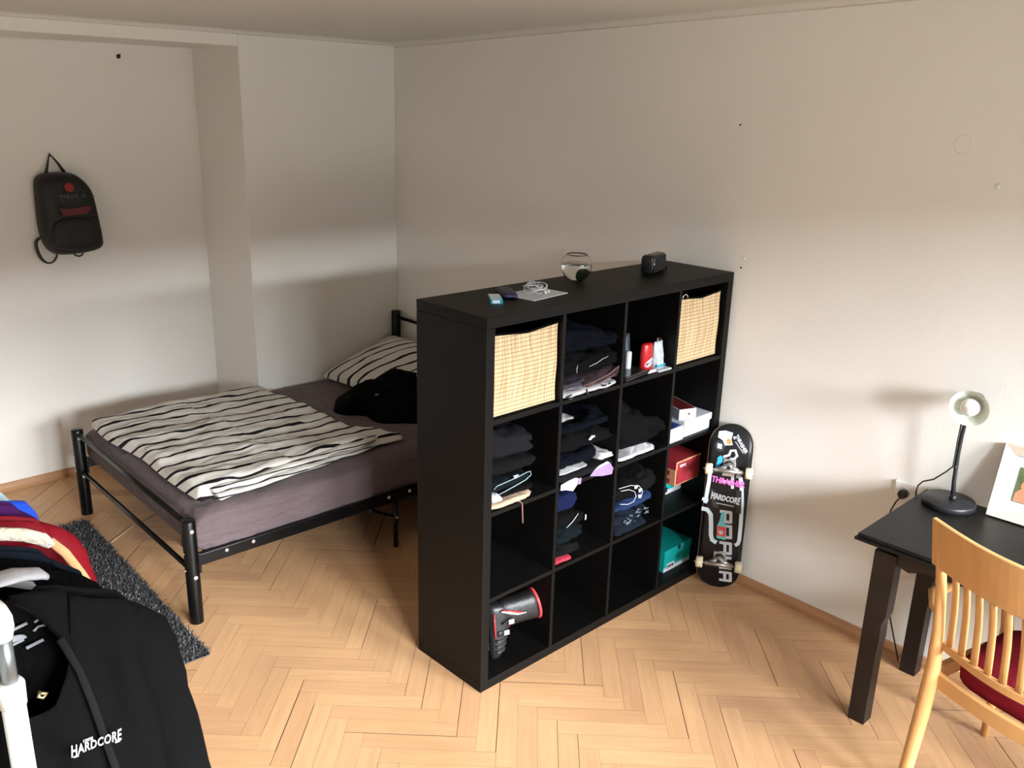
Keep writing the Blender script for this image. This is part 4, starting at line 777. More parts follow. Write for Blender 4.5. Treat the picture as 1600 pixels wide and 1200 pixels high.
# black hoodie heap
def heap():
    mb = MB(); n = 54; top = []; bot = []; c = Vector((.93, 1.80, .488))
    for j in range(n+1):
        for i in range(n+1):
            u, v = i/n*2-1, j/n*2-1; R_ = max(abs(u), abs(v)); an = math.atan2(v, u)
            rad = R_*(1+.16*math.sin(an*3+.6)+.07*math.sin(an*7)); x = .32*rad*math.cos(an); y = .30*rad*math.sin(an)
            h = .135*max(0, 1-R_**2.6)*(1+.35*nz(x*6, y*6, 4)) + .05*max(0, 1-((x+.17)**2+(y-.02)**2)/.02) + .04*max(0, 1-((x-.10)**2+(y-.08)**2)/.03)
            h += (.018*nz(x*14, y*14, 2)+.008*nz(x*30, y*30))*max(0, 1-R_**4)
            top.append(c+Vector((x, y, .006+max(0, h)))); bot.append(c+Vector((x, y, .0005)))
    k = n+1; N_ = len(top); f = []
    for j in range(n):
        for i in range(n): f += [(j*k+i, j*k+i+1, (j+1)*k+i+1, (j+1)*k+i), (N_+j*k+i, N_+(j+1)*k+i, N_+(j+1)*k+i+1, N_+j*k+i+1)]
    for i in range(n): f += [(i, N_+i, N_+i+1, i+1), (n*k+i, n*k+i+1, N_+n*k+i+1, N_+n*k+i), (i*k, (i+1)*k, N_+(i+1)*k, N_+i*k), (i*k+n, N_+i*k+n, N_+(i+1)*k+n, (i+1)*k+n)]
    mb.add(top+bot, f); return mb, c
mb, c = heap(); t = thing('hoodie', c, 'crumpled black hoodie lying on the bed before the striped pillow', 'clothing'); mb.build('body', K, t, c)
mb = MB(); mb.tube([(.20, -.23, .016), (.26, -.20, .05), (.30, -.10, .07), (.27, .02, .05)], [.012, .034, .04, .02], 14); mb.build('sleeve', K, t)
mb = MB(); mb.box((-.012, -.003, -.006), (.012, .003, .006)); o = mb.build('logo', mat('grey_badge', (.10, .12, .12), .5), t); o.location = (-.195, -.10, .128); o.rotation_euler = (.7, 0, -.6)

# ------------------------------------------------------------------ rug and cable
def rug():
    rnd = random.Random(8); mb = MB(); A, Bc, Cc, Dc = [Vector(p) for p in ((-1.40, .935, 0), (-.655, .907, 0), (-.607, 2.44, 0), (-1.35, 2.468, 0))]
    P = lambda u, v: A*(1-u)*(1-v)+Bc*u*(1-v)+Cc*u*v+Dc*(1-u)*v; nu, nv = 60, 124; g = []
    for j in range(nv+1):
        for i in range(nu+1): p = P(i/nu, j/nv); p.z = .006+.004*nz(p.x*30, p.y*30)+.003*math.sin(p.y*140+2*nz(p.x*5, p.y*5)); g.append(p)
    k = nu+1; mb.add(g, [(j*k+i, j*k+i+1, (j+1)*k+i+1, (j+1)*k+i) for j in range(nv) for i in range(nu)])
    e = [P(0,0), P(1,0), P(1,1), P(0,1)]; mb.add([Vector((p.x, p.y, .001)) for p in e]+[Vector((p.x, p.y, .006)) for p in e], [(0,1,2,3),(0,1,5,4),(1,2,6,5),(2,3,7,6),(3,0,4,7)], 0, False)
    v = []; f = []; ms = []
    for _ in range(26000):
        u, w_ = rnd.random(), rnd.random()
        row = round(w_*95)/95+rnd.uniform(-.003, .003); p = P(u, min(1, max(0, row))); an = rnd.gauss(.6, .9); ln = rnd.uniform(.010, .026); d = Vector((math.cos(an), math.sin(an), 0)); s_ = Vector((-d.y, d.x, 0))*rnd.uniform(.0012, .0026)
        p.z = .006; q = p + d*ln*.55 + Vector((0, 0, rnd.uniform(.006, .016))); r_ = p + d*ln + Vector((0, 0, rnd.uniform(.001, .009))); o = len(v)
        v += [p-s_, p+s_, q+s_, q-s_, r_]; f += [(o, o+1, o+2, o+3), (o+3, o+2, o+4)]; mi = 1 if rnd.random() < .30 else (2 if rnd.random() < .12 else 0); ms += [mi, mi]
    o0 = len(mb.v); mb.v += v; mb.f += [tuple(i+o0 for i in q) for q in f]; mb.m += ms; mb.sm += [False]*len(f)
    cc = (-1.0, 1.69, 0); me = bpy.data.meshes.new('rug'); me.from_pydata([tuple(x-Vector(cc)) for x in mb.v], [], mb.f)
    for m in (mat('rug_pile_dark', (0.0306, 0.0306, 0.0340), .95), mat('rug_pile_mid', (0.0765, 0.0765, 0.0816), .9), mat('rug_pile_light', (0.1950, 0.1950, 0.1950), .85)): me.materials.append(m)
    for p, mi in zip(me.polygons, mb.m): p.material_index = mi
    o = bpy.data.objects.new('rug', me); C.objects.link(o); o.location = cc; return tag(o, 'dark grey shaggy rug on the parquet beside the bed', 'rug')
rug()
mb = MB(); mb.tube([(-.60, 2.115, .004), (-.50, 2.19, .0035), (-.41, 2.25, .0035), (-.30, 2.30, .0035), (-.24, 2.335, .0035), (-.05, 2.42, .0035), (.15, 2.47, .0035)], .0035, 8); tag(mb.build('power_cable', mat('beige_cable', (.5, .38, .26), .6), off=(-.2, 2.3, 0)), 'thin beige cable running on the floor under the bed', 'cable')

# ------------------------------------------------------------------ backpack on the alcove wall
def backpack():
    c = Vector((-.31, YN, 1.30)); t = thing('backpack', c, 'black backpack with red print hanging on the alcove wall', 'backpack'); NY = mat('black_nylon', (.004, .0045, .0045), .55, nscale=10, namt=.3, bump=.4, bscale=25)
    out = [(-.115, .005), (-.03, .0), (.06, .005), (.148, .02), (.153, .07), (.142, .20), (.132, .30), (.122, .355), (.085, .405), (.04, .440), (-.03, .442), (-.10, .440), (-.148, .425), (-.158, .38), (-.160, .28), (-.165, .20), (-.162, .12), (-.145, .06)]
    n = len(out); cen = Vector((-.01, 0, .22)); mb = MB(); rings = []
    for (s_, y) in ((1, -.003), (1.0, -.05), (.985, -.095), (.93, -.125), (.80, -.142), (.5, -.150), (.2, -.152)):
        for (x, z) in out:
            p = cen + (Vector((x, 0, z))-cen)*s_; d = .008*nz(x*9, z*12, y*12) if s_ < 1.01 and y < -.04 else 0; rings.append(Vector((p.x, y+d+.02*(z/.44-.3)*(1 if y < -.06 else 0), p.z)))
    mb.add(rings, [(i*n+k, i*n+(k+1) % n, (i+1)*n+(k+1) % n, (i+1)*n+k) for i in range(6) for k in range(n)] + [tuple(range(n)), tuple(6*n+k for k in range(n))]); mb.build('bag_body', NY, t, sub=2)
    mb = MB(); o2 = [(-.125, .03), (.12, .035), (.128, .10), (.118, .20), (.0, .215), (-.125, .205), (-.132, .10)]; n2 = len(o2); rg = []
    for s_, y in ((1, -.12), (1, -.158), (.93, -.172), (.5, -.178)):
        for x, z in o2: rg.append(Vector((x*s_, y+.012*(z/.22-.5), .12+(z-.12)*s_)))
    mb.add(rg, [(i*n2+k, i*n2+(k+1) % n2, (i+1)*n2+(k+1) % n2, (i+1)*n2+k) for i in range(3) for k in range(n2)] + [tuple(3*n2+k for k in range(n2))]); mb.build('front_pocket', NY, t, sub=2)
    mb = MB(); mb.tube([(-.11, -.158, .222), (0, -.165, .226), (.115, -.155, .220)], .0025, 6); mb.tube([(-.11, -.166, .150), (0, -.180, .153), (.11, -.166, .150)], .002, 6); mb.tube([(-.135, -.140, .335), (0, -.155, .318), (.115, -.140, .315)], .0022, 6); mb.build('zip', mat('dark_zip', (.03, .03, .03), .3), t)
    fl = (0, 1, 0)
    MB().tube([(-.085, -.035, .435), (-.068, -.03, .49), (-.052, -.022, .537), (-.02, -.03, .49), (.01, -.035, .435)], [(.0025, .010), (.003, .007), (.003, .006), (.003, .007), (.0025, .010)], 8).build('top_handle', BLKPL, t)
    MB().tube([(-.15, -.03, .10), (-.182, -.03, .085), (-.178, -.03, .03), (-.162, -.03, -.02), (-.13, -.03, -.048), (-.09, -.03, -.035), (-.075, -.03, .012)], [(.003, .011)]*2+[(.003, .010)]*2+[(.003, .006)]*3, 8, flat=fl).build('shoulder_strap', BLKPL, t, sub=2)
    MB().tube([(.0, -.03, .01), (.012, -.03, -.012), (.035, -.03, -.022), (.055, -.03, -.012), (.062, -.03, .01)], (.0025, .0055) and [(.0025, .0055)]*5, 8, flat=fl).build('shoulder_strap', BLKPL, t, sub=2)
    DR = mat('dark_red_print', (.26, .018, .012), .6)
    mb = MB(); mb.prism(circ(0, 0, .0235, 22), -.001, .001, 0, frame((-.012, -.1475, .368), (1, 0, 0), (0, .25, 1))); mb.build('round_badge', DR, t)
    text_mb('VIBER.O', .030, frame((.0, -.1535, .322), (1, 0, 0), (0, .12, 1)), bold=.0003, spacing=1.3, thick=.0012).build('lettering', mat('grey_print', (0.0875, 0.0925, 0.1000), .6), t)
    mb = MB(); mb.prism([(-.078, .026), (-.03, .020), (.03, .028), (.088, .030), (.075, .008), (.062, -.008), (.0, -.016), (-.065, -.012)], -.001, .001, 0, frame((0, -.1655, .238), (1, 0, 0), (0, 0, 1))); mb.build('red_patch', mat('maroon_print', (.10, .010, .018), .6), t)
backpack()
mb = MB(); mb.tube([(0, .002, 0), (0, -.03, .0), (0, -.034, .008)], .003, 8); tag(mb.build('nail', BLKPL), 'nail in the alcove wall carrying the backpack', 'nail').location = (-.362, YN, 1.822)

# ------------------------------------------------------------------ desk
DZ = .765; yd0 = -.968; dl = 1.35
t = thing('desk', (1.17, -1.6, 0), 'black wooden desk with shaped apron against the right wall', 'desk'); do = (1.17, -1.6, 0)
xa, xb = .881, 1.452; mb = MB(); mb.box((xa, yd0-dl, DZ-.014), (xb, yd0, DZ)); mb.box((xa-.008, yd0-dl-.008, DZ-.026), (xb, yd0+.008, DZ-.0145)); mb.build('table_top', DESKTOP, t, do, bevel=.003)
legs = [(.935, yd0-.045), (1.375, yd0-.045), (.935, yd0-dl+.045), (1.375, yd0-dl+.045)]
for (x, y) in legs:
    sy = -1 if y > -1.5 else 1; sx = 1; lw = .070; x0 = x if x > 1 else x; mb = MB(); y2 = y; y3 = y+sy*lw
    prof = [(0, 0), (.062, 0), (.062, .30), (.066, .36), (.064, .42), (.076, .46), (.078, .70), (.0, .70)]   # inner edge steps, seen along the side
    mb.prism([(y2+sy*p, q) for p, q in prof], 0, .062, 0, Matrix(((0, 0, 1, x0), (1, 0, 0, 0), (0, 1, 0, 0), (0, 0, 0, 1)))); mb.build('leg', DESKLEG, t, do, bevel=.002)
    MB().lathe([(.016, 0), (.016, .003), (0, .003)], 12, origin=(x0+.031, y2+sy*.03, -.0)).build('glide', WHITEP, t, do)
def apron(y0, y1, x):
    n = 24; L = abs(y1-y0); pts = [(y0, DZ-.027), (y1, DZ-.027)]; low = []
    for i in range(n+1):
        u = i/n; d = min(u, 1-u)*L; z = DZ-.105 if d > .05 else DZ-.105 - .0
        z = DZ-.100 - (.012 if .045 < d < .075 else 0) + (.012*min(1, (d-.075)/.03) if d >= .075 else 0)
        low.append((y1+(y0-y1)*u, z))
    return pts+low
MB().prism(apron(yd0-.12, yd0-dl+.12, 0), 0, .018, 0, Matrix(((0, 0, 1, .945), (1, 0, 0, 0), (0, 1, 0, 0), (0, 0, 0, 1)))).build('apron', DESKLEG, t, do)
for y in (yd0-.065, yd0-dl+.05): MB().box((.998, y, DZ-.095), (1.374, y+.016, DZ-.027)).build('apron', DESKLEG, t, do)
# socket and plugs
yo = -.885; xo = xr(yo); t = thing('wall_socket', (xo, yo, .715), 'white wall socket with a black plug beside the desk', 'socket'); mb = MB(); mb.box((-.012, -.045, -.042), (0, .045, .042)); mb.build('face_plate', WHITEP, t, bevel=.004)
MB().lathe([(.021, 0), (.023, .002), (.023, .004), (0, .004)], 24, mat=Matrix.Rotation(-PI/2, 4, 'Y'), origin=(-.0115, .0, 0)).build('socket_ring', WHITEP, t)
t2 = thing('power_plug', (xo-.0158, yo, .715), 'black power plug in the white wall socket', 'plug'); MB().lathe([(.017, 0), (.019, .012), (.017, .028), (.010, .034), (0, .034)], 20, mat=Matrix.Rotation(-PI/2, 4, 'Y')).build('plug_body', BLKPL, t2)
MB().tube([(-.030, 0, -.006), (-.040, .012, -.03), (-.036, .028, -.075), (-.028, .035, -.14), (-.024, .030, -.3), (-.024, -.04, -.55), (-.03, -.1, -.71)], .003, 8).build('cord', BLKPL, t2)

# ------------------------------------------------------------------ desk lamp
lc = Vector((1.362, -1.085, DZ)); t = thing('desk_lamp', lc, 'black desk lamp with a pale shade on the desk', 'lamp'); LB2 = mat('black_lacquer', (.014, .015, .018), .38)
MB().lathe([(.088, 0), (.093, .002), (.093, .020), (.090, .024), (0, .026)], 48).build('base', LB2, t)
po = [(.0, -.012, .025), (.002, -.004, .10), (.004, .0, .20), (.0, -.002, .28), (-.006, -.008, .34), (-.005, -.012, .375)]
MB().tube(po, [.0085, .0078, .0075, .0072, .007, .007], 14).build('arm', LB2, t); MB().lathe([(.013, 0), (.012, .018), (.009, .020), (0, .020)], 16, origin=(0, -.012, .025)).build('arm_collar', BLKPL, t)
# head: opens towards the room, its closed end to the right
hd = Vector((-.95, -.10, -.08)).normalized(); ho = Vector((.002, -.020, .405)); hx_ = hd.orthogonal().normalized(); RH = Matrix((hx_, hd.cross(hx_), hd)).transposed().to_4x4(); RH.translation = ho
mb = MB(); mb.lathe([(.0, -.062), (.020, -.060), (.026, -.052), (.028, -.015), (.032, .0), (.055, .030), (.066, .052), (.0665, .056)], 40, mat=RH, caps=False); mb.lathe([(.0665, .0561), (.0640, .054), (.052, .032), (.029, .004), (.020, -.01), (0, -.01)], 40, mi=1, mat=RH, caps=False); mb.build('lamp_shade', [mat('grey_green_enamel', (.10, .115, .105), .4), mat('pale_green_enamel', (.80, .86, .78), .5)], t)
mb = MB(); mb.lathe([(0, .001), (.014, .002), (.015, .010), (.026, .026), (.033, .040), (.030, .054), (.018, .062), (0, .065)], 28, mat=RH); mb.build('bulb', mat('opal_bulb', (.80, .76, .70), .2), t)
MB().tube([(-.004, -.012, .365), (-.003, -.016, .385), ho - Vector((0, 0, .012))], .010, 12).build('swivel', BLKPL, t)
clip = (-.008, -.001, .155); MB().tube([(.002, -.002, .155), (-.010, -.001, .156)], .006, 10).build('cable_clip', BLKPL, t)
cd = [(-.002, .006, .335), (-.008, .006, .26), (-.012, .004, .19), (-.014, .004, .158), (-.020, .02, .135), (-.022, .06, .090), (-.010, .10, .065), (.010, .122, .035), (.016, .128, .006), (.030, .128, -.03), (.06, .14, -.10)]
MB().tube(cd, .0028, 8).build('cord', BLKPL, t)
# ------------------------------------------------------------------ picture frame leaning on the wall
fb = Vector((1.395, -1.213, DZ)); FW, FH = .225, .27; ex = Vector((.02, -1, 0)).normalized(); ey = Vector((.075, 0, .26)).normalized(); FM = frame(fb, ex, ey); t = thing('picture_frame', fb, 'whitewashed wooden picture frame leaning on the wall behind the desk', 'picture frame')
b_ = .034; z0, z1 = -.0, .018
FWOOD = mat('whitewashed_wood', (.66, .57, .47), .6, nscale=14, namt=.06)
mb = MB(); O = [(0, 0), (FW, 0), (FW, FH), (0, FH)]; I = [(b_, b_), (FW-b_, b_), (FW-b_, FH-b_), (b_, FH-b_)]
v = [FM @ Vector((x, y, 0)) for x, y in O] + [FM @ Vector((x, y, .020)) for x, y in O] + [FM @ Vector((x, y, .008)) for x, y in I] + [FM @ Vector((x, y, 0)) for x, y in I]
mb.add(v, [(i, (i+1) % 4, 4+(i+1) % 4, 4+i) for i in range(4)] + [(4+i, 4+(i+1) % 4, 8+(i+1) % 4, 8+i) for i in range(4)] + [(8+i, 8+(i+1) % 4, 12+(i+1) % 4, 12+i) for i in range(4)] + [(i, 12+i, 12+(i+1) % 4, (i+1) % 4) for i in range(4)], 0, False); mb.build('moulding', FWOOD, t, fb)
def rect(x0, y0, x1, y1, z, m, nm, parent=None): mb = MB(); mb.prism([(x0, y0), (x1, y0), (x1, y1), (x0, y1)], z-.0004, z+.0004, 0, FM); return mb.build(nm, m, parent or t, fb)
rect(b_-.002, b_-.002, FW-b_+.002, FH-b_+.002, .003, mat('pale_blue_mount', (.62, .68, .74), .6), 'mount'); ph = rect(b_+.030, b_+.038, FW-b_-.030, FH-b_-.038, .0045, mat('photo_foliage', (.12, .17, .07), .3, nscale=24, namt=.8), 'photo')
SK = mat('photo_skin', (.62, .27, .16), .35)
mb = MB(); mb.prism([(b_+.032, b_+.040), (b_+.078, b_+.040), (b_+.074, b_+.075), (b_+.060, b_+.088), (b_+.046, b_+.085), (b_+.034, b_+.070)], .0051, .0055, 0, FM); mb.prism([(b_+.060+.014*math.cos(a_), b_+.100+.018*math.sin(a_)) for a_ in [i*PI/8 for i in range(16)]], .0055, .0058, 0, FM); mb.build('photo_figure', SK, ph, fb)

# ------------------------------------------------------------------ chair
fw = Vector((.972, -.235, 0)).normalized(); rt = Vector((fw.y, -fw.x, 0)); c0 = Vector((.765, -1.325, 0))   # c0: under the rear left joint
CH = Matrix((rt, fw, Vector((0, 0, 1)))).transposed().to_4x4(); CH.translation = c0; cwid = .47
t = thing('chair', c0 + rt*cwid/2 + fw*.2, 'light beech slat-back armchair with a red seat at the desk', 'chair'); co = t.location.copy(); Q = lambda x, y, z: CH @ Vector((x, y, z))
def post_path(side):   # rear stile, one sweeping curve from floor to crest (x outwards flare, y back)
    s = -1 if side == 0 else 1; x0 = 0 if side == 0 else cwid
    return [Q(x0+s*q[0], q[1], q[2]) for q in ((-.012, -.085, 0), (-.008, -.055, .12), (-.002, -.022, .27), (0, -.004, .40), (.002, 0, .48), (.004, -.006, .60), (.010, -.022, .74), (.020, -.040, .86), (.032, -.056, .955))]
for sd_ in (0, 1): MB().tube(post_path(sd_), [(.017, .021), (.019, .022), (.022, .024), (.024, .025), (.023, .022), (.020, .018), (.018, .016), (.016, .015), (.012, .012)], 12, flat=tuple(fw)).build('rear_leg_and_stile', BEECH, t, co)
def bow(u, d=.055): return -d*math.sin(PI*u)   # the back curves away from the sitter
def rail(nm, z0, z1, ya, th, x0, x1, d, crown=0, m=BEECH):
    mb = MB(); n = 20; v = []
    for i in range(n+1):
        u = i/n; x = x0+(x1-x0)*u; y = bow(u, d); top = z1+crown*math.sin(PI*u) - 0*u
        for (dy, z) in ((0, z0), (th, z0), (th+ya*0, top), (0, top)): 
            yy = y+dy+ya*((z-z0)/(max(1e-6, z1-z0))); v.append(Q(x, yy, z))
    mb.add(v, [(i*4+k, i*4+(k+1) % 4, (i+1)*4+(k+1) % 4, (i+1)*4+k) for i in range(n) for k in range(4)] + [(0, 1, 2, 3), tuple(n*4+k for k in (0, 1, 2, 3))], 0, True); o = mb.build(nm, m, t, co, bevel=.004)
    for p in o.data.polygons: p.use_smooth = False
    return o
o = rail('crest_rail', .820, .986, -.040, .020, -.050, cwid+.050, .060); 
for v in o.data.vertices: v.co += fw*(-.036)
rail('lower_back_rail', .535, .563, -.002, .020, .012, cwid-.012, .045); o = rail('rear_seat_rail', .395, .448, 0, .022, .015, cwid-.015, .022)
ns = 9
for i in range(ns):
    u = (i+.8)/(ns+.6); x = .0+cwid*u; y0 = bow(u, .045)+.010; y1 = bow(u, .060)-.030
    MB().tube([Q(x, y0, .560), Q(x, y0+(y1-y0)*.25+.005, .63), Q(x, y0+(y1-y0)*.5+.008, .70), Q(x, y0+(y1-y0)*.75+.005, .77), Q(x, y1, .832)], [(.006, .0125)]*5, 8, flat=tuple(fw)).build('back_slat', BEECH, t, co)
mb = MB(); sd = .46; n = 26; v = []; lay = ((.0, .440), (.006, .462), (.0, .478), (-.03, .487), (-.10, .490))
pl = []
for i in range(n): th = 2*PI*i/n; x, y = sq(th, .225, .225, .45); pl.append((x, y))
for ins, z in lay:
    s_ = 1+ins*2.2
    for x, y in pl: v.append(Q(cwid/2+x*s_*(1+.12*(y/.225)), .245+y*s_, z))
mb.add(v, [(i*n+k, i*n+(k+1) % n, (i+1)*n+(k+1) % n, (i+1)*n+k) for i in range(len(lay)-1) for k in range(n)] + [tuple(range(n)), tuple((len(lay)-1)*n+k for k in range(n))]); mb.build('seat_cushion', REDSEAT, t, co)
for s_, x in ((-1, -.035), (1, cwid+.035)):
    MB().tube([Q(x, sd, 0), Q(x, sd, .25), Q(x, sd-.005, .45), Q(x+s_*.012, sd-.03, .60), Q(x+s_*.02, sd-.05, .655)], [.014, .018, .021, .017, .014], 12).build('front_leg', BEECH, t, co)
    xs0 = 0 if s_ < 0 else cwid
    MB().tube([Q(xs0, -.008, .635), Q(xs0+s_*.050, .03, .650), Q(xs0+s_*.100, .10, .655), Q(xs0+s_*.115, .22, .652), Q(xs0+s_*.080, .37, .648), Q(xs0+s_*.045, .43, .640)], [(.010, .012), (.011, .020), (.011, .025), (.011, .026), (.011, .028), (.009, .018)], 12, flat=(0, 0, 1)).build('armrest', BEECH, t, co)
    MB().box((0, 0, 0), (.022, sd-.02, .052), mat=CH @ Matrix.Translation((xs0-(.011 if s_ < 0 else .011)+s_*.012, .01, .395))).build('side_seat_rail', BEECH, t, co, bevel=.003)
MB().box((-.03, sd-.012, .395), (cwid+.03, sd+.010, .445), mat=CH).build('front_seat_rail', BEECH, t, co, bevel=.003)

# ------------------------------------------------------------------ clothes rack with hanging clothes
rp = Vector((-1.699, -.850, 0)); t = thing('clothes_rack', (rp.x, -.2, 0), 'white and grey metal clothes rack standing at the left', 'clothes rack'); ro = (rp.x, -.2, 0); RZ = 1.435; yr1 = .42
for y in (rp.y, yr1):
    MB().tube([(rp.x, y, .03), (rp.x, y, 1.325)], .0165, 20).build('outer_tube', WHITEP, t, ro); MB().tube([(rp.x, y, 1.28), (rp.x, y, RZ-.01)], .0118, 18).build('inner_tube', GREYM, t, ro)
    MB().tube([(rp.x, y, 1.290), (rp.x, y, 1.325), (rp.x, y, 1.331)], [.0185, .0195, .016], 20).build('clamp_collar', WHITEP, t, ro)
    MB().tube([(rp.x-.25, y, .018), (rp.x+.25, y, .018)], .016, 14).build('foot_bar', WHITEP, t, ro)
    s_ = 1 if y < 0 else -1
    MB().tube([(rp.x, y, RZ-.034), (rp.x, y, RZ-.016), (rp.x, y+.004*s_, RZ-.004), (rp.x, y+.020*s_, RZ), (rp.x, y+.045*s_, RZ)], [.0135, .0175, .018, .017, .0145], 18).build('corner_joint', WHITEP, t, ro)
MB().tube([(rp.x, rp.y+.03, RZ), (rp.x, yr1-.03, RZ)], .0120, 16).build('hanging_rail', GREYM, t, ro); MB().tube([(rp.x, rp.y, .12), (rp.x, yr1, .12)], .012, 14).build('lower_bar', WHITEP, t, ro)

def hang(name, label, y0, mats, half=.205, ztop=1.405, drop=.085, zhem=.78, flare=.05, th=.030, seed=0, sleeve=.50, srad=.050, neck=None, sleeve_out=.085, xc=None, group='clothes hanging on the rack', cat='clothing', bulge=1.0, mslv=None, fold=1.0):
    xc = rp.x if xc is None else xc; org = Vector((xc, y0, ztop)); t = thing(name, org, label, cat, group); mb = MB(); ns, nt = 40, 34
    def top(s, front):
        z = ztop - drop*abs(s)**1.25 - (.035*max(0, abs(s)-.86)/.14)
        if abs(s) < .16: z = min(z, ztop-.02)
        if front and neck:
            w_, dp = neck; a_ = abs(s)*half/w_
            if a_ < 1: z -= dp*(1-a_**3)**.8
        return z
    def fn(sgn):
        def f(u, v):
            s = u*2-1; zt = top(s, sgn < 0); z = zt + (zhem-zt)*v; W_ = half*(1 + flare*v/half*(1-abs(s)*0)) ; x = xc + s*W_
            e = math.sqrt(max(0, 1-abs(s)**3)); k = (.35+.65*min(1, (ztop-z)/.12))*e
            fo = .010*fold*math.sin(s*13+seed+2*nz(z*3, seed))*min(1, v*3)+.008*fold*nz(x*14+seed, z*5)
            y = y0 + sgn*(th*k*bulge) + fo*e + .006*nz(x*30, z*16, seed)*fold*e
            return Vector((x, y, z))
        return f
    mb.grid(fn(-1), ns, nt); mb.grid(fn(1), ns, nt); o = mb.build('body', mats, t, org, solid=.0022)
    if sleeve:
        for s_ in (-1, 1):
            x1 = xc + s_*half*.93; zs = ztop-drop-.018; n = 16; pts = []; rad = []
            for i in range(n+1):
                u = i/n; pts.append(Vector((x1 + s_*(sleeve_out*min(1, u*1.25) - .0*u) - s_*.03*(1-min(1, u*6)), y0 + .008*nz(u*6, seed)+.0, zs + .012 - sleeve*u))); b = 1+.10*nz(u*9, seed, s_*3)
                sh_ = min(1, .45+u*5); rad.append((srad*.62*b*sh_*(1-.25*u), srad*b*sh_*(1-.2*u)))
            m2 = MB(); m2.tube(pts, rad, 18, flat=(0, 1, 0))
            for q in m2.v: q += Vector((.005*nz(q.z*22, q.y*22, seed), .006*nz(q.z*26, q.x*20, seed+3), 0))
            m2.build('sleeve', mslv or mats, t, org)
    mh = MB(); mh.tube([(xc-half*.8, y0, ztop-drop*.8-.010), (xc-half*.4, y0, ztop-drop*.3-.010), (xc, y0, ztop-.012), (xc+half*.4, y0, ztop-drop*.3-.010), (xc+half*.8, y0, ztop-drop*.8-.010)], .005, 8)
    h_ = thing('clothes_hanger', (xc, y0, ztop), 'hanger inside: ' + label, 'hanger', 'clothes hangers on the rack') if False else None
    return t, org
KJ = cloth('faded_black_shell', (0.0035, 0.0035, 0.0038)); 
ga, oa = hang('jacket', 'black zip jacket with white chest lettering, nearest on the rack', -.745, KJ, half=.190, ztop=1.415, drop=.085, zhem=.80, flare=.055, th=.040, seed=1, sleeve=.56, srad=.055, neck=(.072, .185), sleeve_out=.070, xc=-1.657, bulge=1.0, fold=.95)
# placket, collar edge, lining labels and lettering
def jf(x, z): return -.745-.045
MB().tube([(-1.700, -.755, 1.395), (-1.66, -.775, 1.412), (-1.628, -.785, 1.372), (-1.598, -.790, 1.315), (-1.585, -.795, 1.255)], [(.002, .006)]*5, 8).build('collar_edge', K2, ga, oa)
MB().tube([(-1.610, -.792, 1.335), (-1.590, -.797, 1.27), (-1.578, -.801, 1.20), (-1.566, -.802, 1.12), (-1.553, -.803, 1.04), (-1.540, -.802, .95), (-1.53, -.80, .83)], [(.0022, .0065)]*7, 8, flat=(0, -1, 0)).build('placket', cloth('placket_black', (0.0098, 0.0098, 0.0106)), ga, oa)
mb = MB(); dg_ = [(-1.664, 1.414), (-1.645, 1.395), (-1.628, 1.370), (-1.612, 1.342), (-1.598, 1.312), (-1.588, 1.280)]; up_ = [(-1.664, 1.4155), (-1.648, 1.414), (-1.630, 1.411), (-1.612, 1.405), (-1.598, 1.400), (-1.583, 1.392)]
mb.grid(lambda u, v: (lambda i, f: Vector(((dg_[i][0]*(1-f)+dg_[i+1][0]*f)*(1-v)+(up_[i][0]*(1-f)+up_[i+1][0]*f)*v, -.786*(1-v)-.756*v, (dg_[i][1]*(1-f)+dg_[i+1][1]*f)*(1-v)+(up_[i][1]*(1-f)+up_[i+1][1]*f)*v)))(min(4, int(u*5)), u*5-min(4, int(u*5))), 20, 6); mb.build('collar_flap', KJ, ga, oa, solid=.002)
fm = frame((-1.582, -.8055, 1.130), (1, .0, -.10), (0, 0, 1)); mb = MB()
text_mb('HARDCORE', .0215, fm, bold=.0004, sx=.66, spacing=1.08, warp=lambda p: Vector((p.x, p.y*(1+.35*(p.x/.035)**2), p.z)), thick=.0005, mb=mb)
for sx in (-.0325, .0335): stroke(mb, [(sx-.004, -.0105), (sx+.004, -.0105)], .0022, fm, th=.0012)
text_mb('100%', .0078, fm @ Matrix.Translation((-.014, .0128, .0004)), bold=.0001, thick=.0005, mb=mb); mb.build('chest_lettering', WINK, ga, oa)
mb = MB(); fm = frame((-1.660, -.722, 1.325), (1, 0, 0), (0, -.2, 1)) @ Matrix.Diagonal((1.1, .9, 1, 1)); mb.prism([(-.018*math.cos(a_), .013*math.sin(a_)-.012) for a_ in [i*PI/12 for i in range(13)]], -.001, .001, 0, fm); stroke(mb, [(-.012, .012), (.020, .020)], .005, fm, th=.001); stroke(mb, [(-.02, -.022), (.014, -.014)], .005, fm, th=.001); stroke(mb, [(.028, -.003), (.034, .004), (.044, .002)], .004, fm, th=.001); stroke(mb, [(.016, -.036), (.040, -.030)], .006, fm, th=.001); stroke(mb, [(.030, .016), (.036, .020)], .004, fm, th=.001); mb.build('lining_print', mat('grey_white_print', (.30, .31, .34), .7), ga, oa)
MB().tube([(-1.650, -.800, 1.262), (-1.655, -.802, 1.255), (-1.649, -.803, 1.250), (-1.643, -.803, 1.256), (-1.655, -.803, 1.262)], .003, 8).build('zip_pull', mat('brass', (.45, .38, .18), .35, 1), ga, oa)
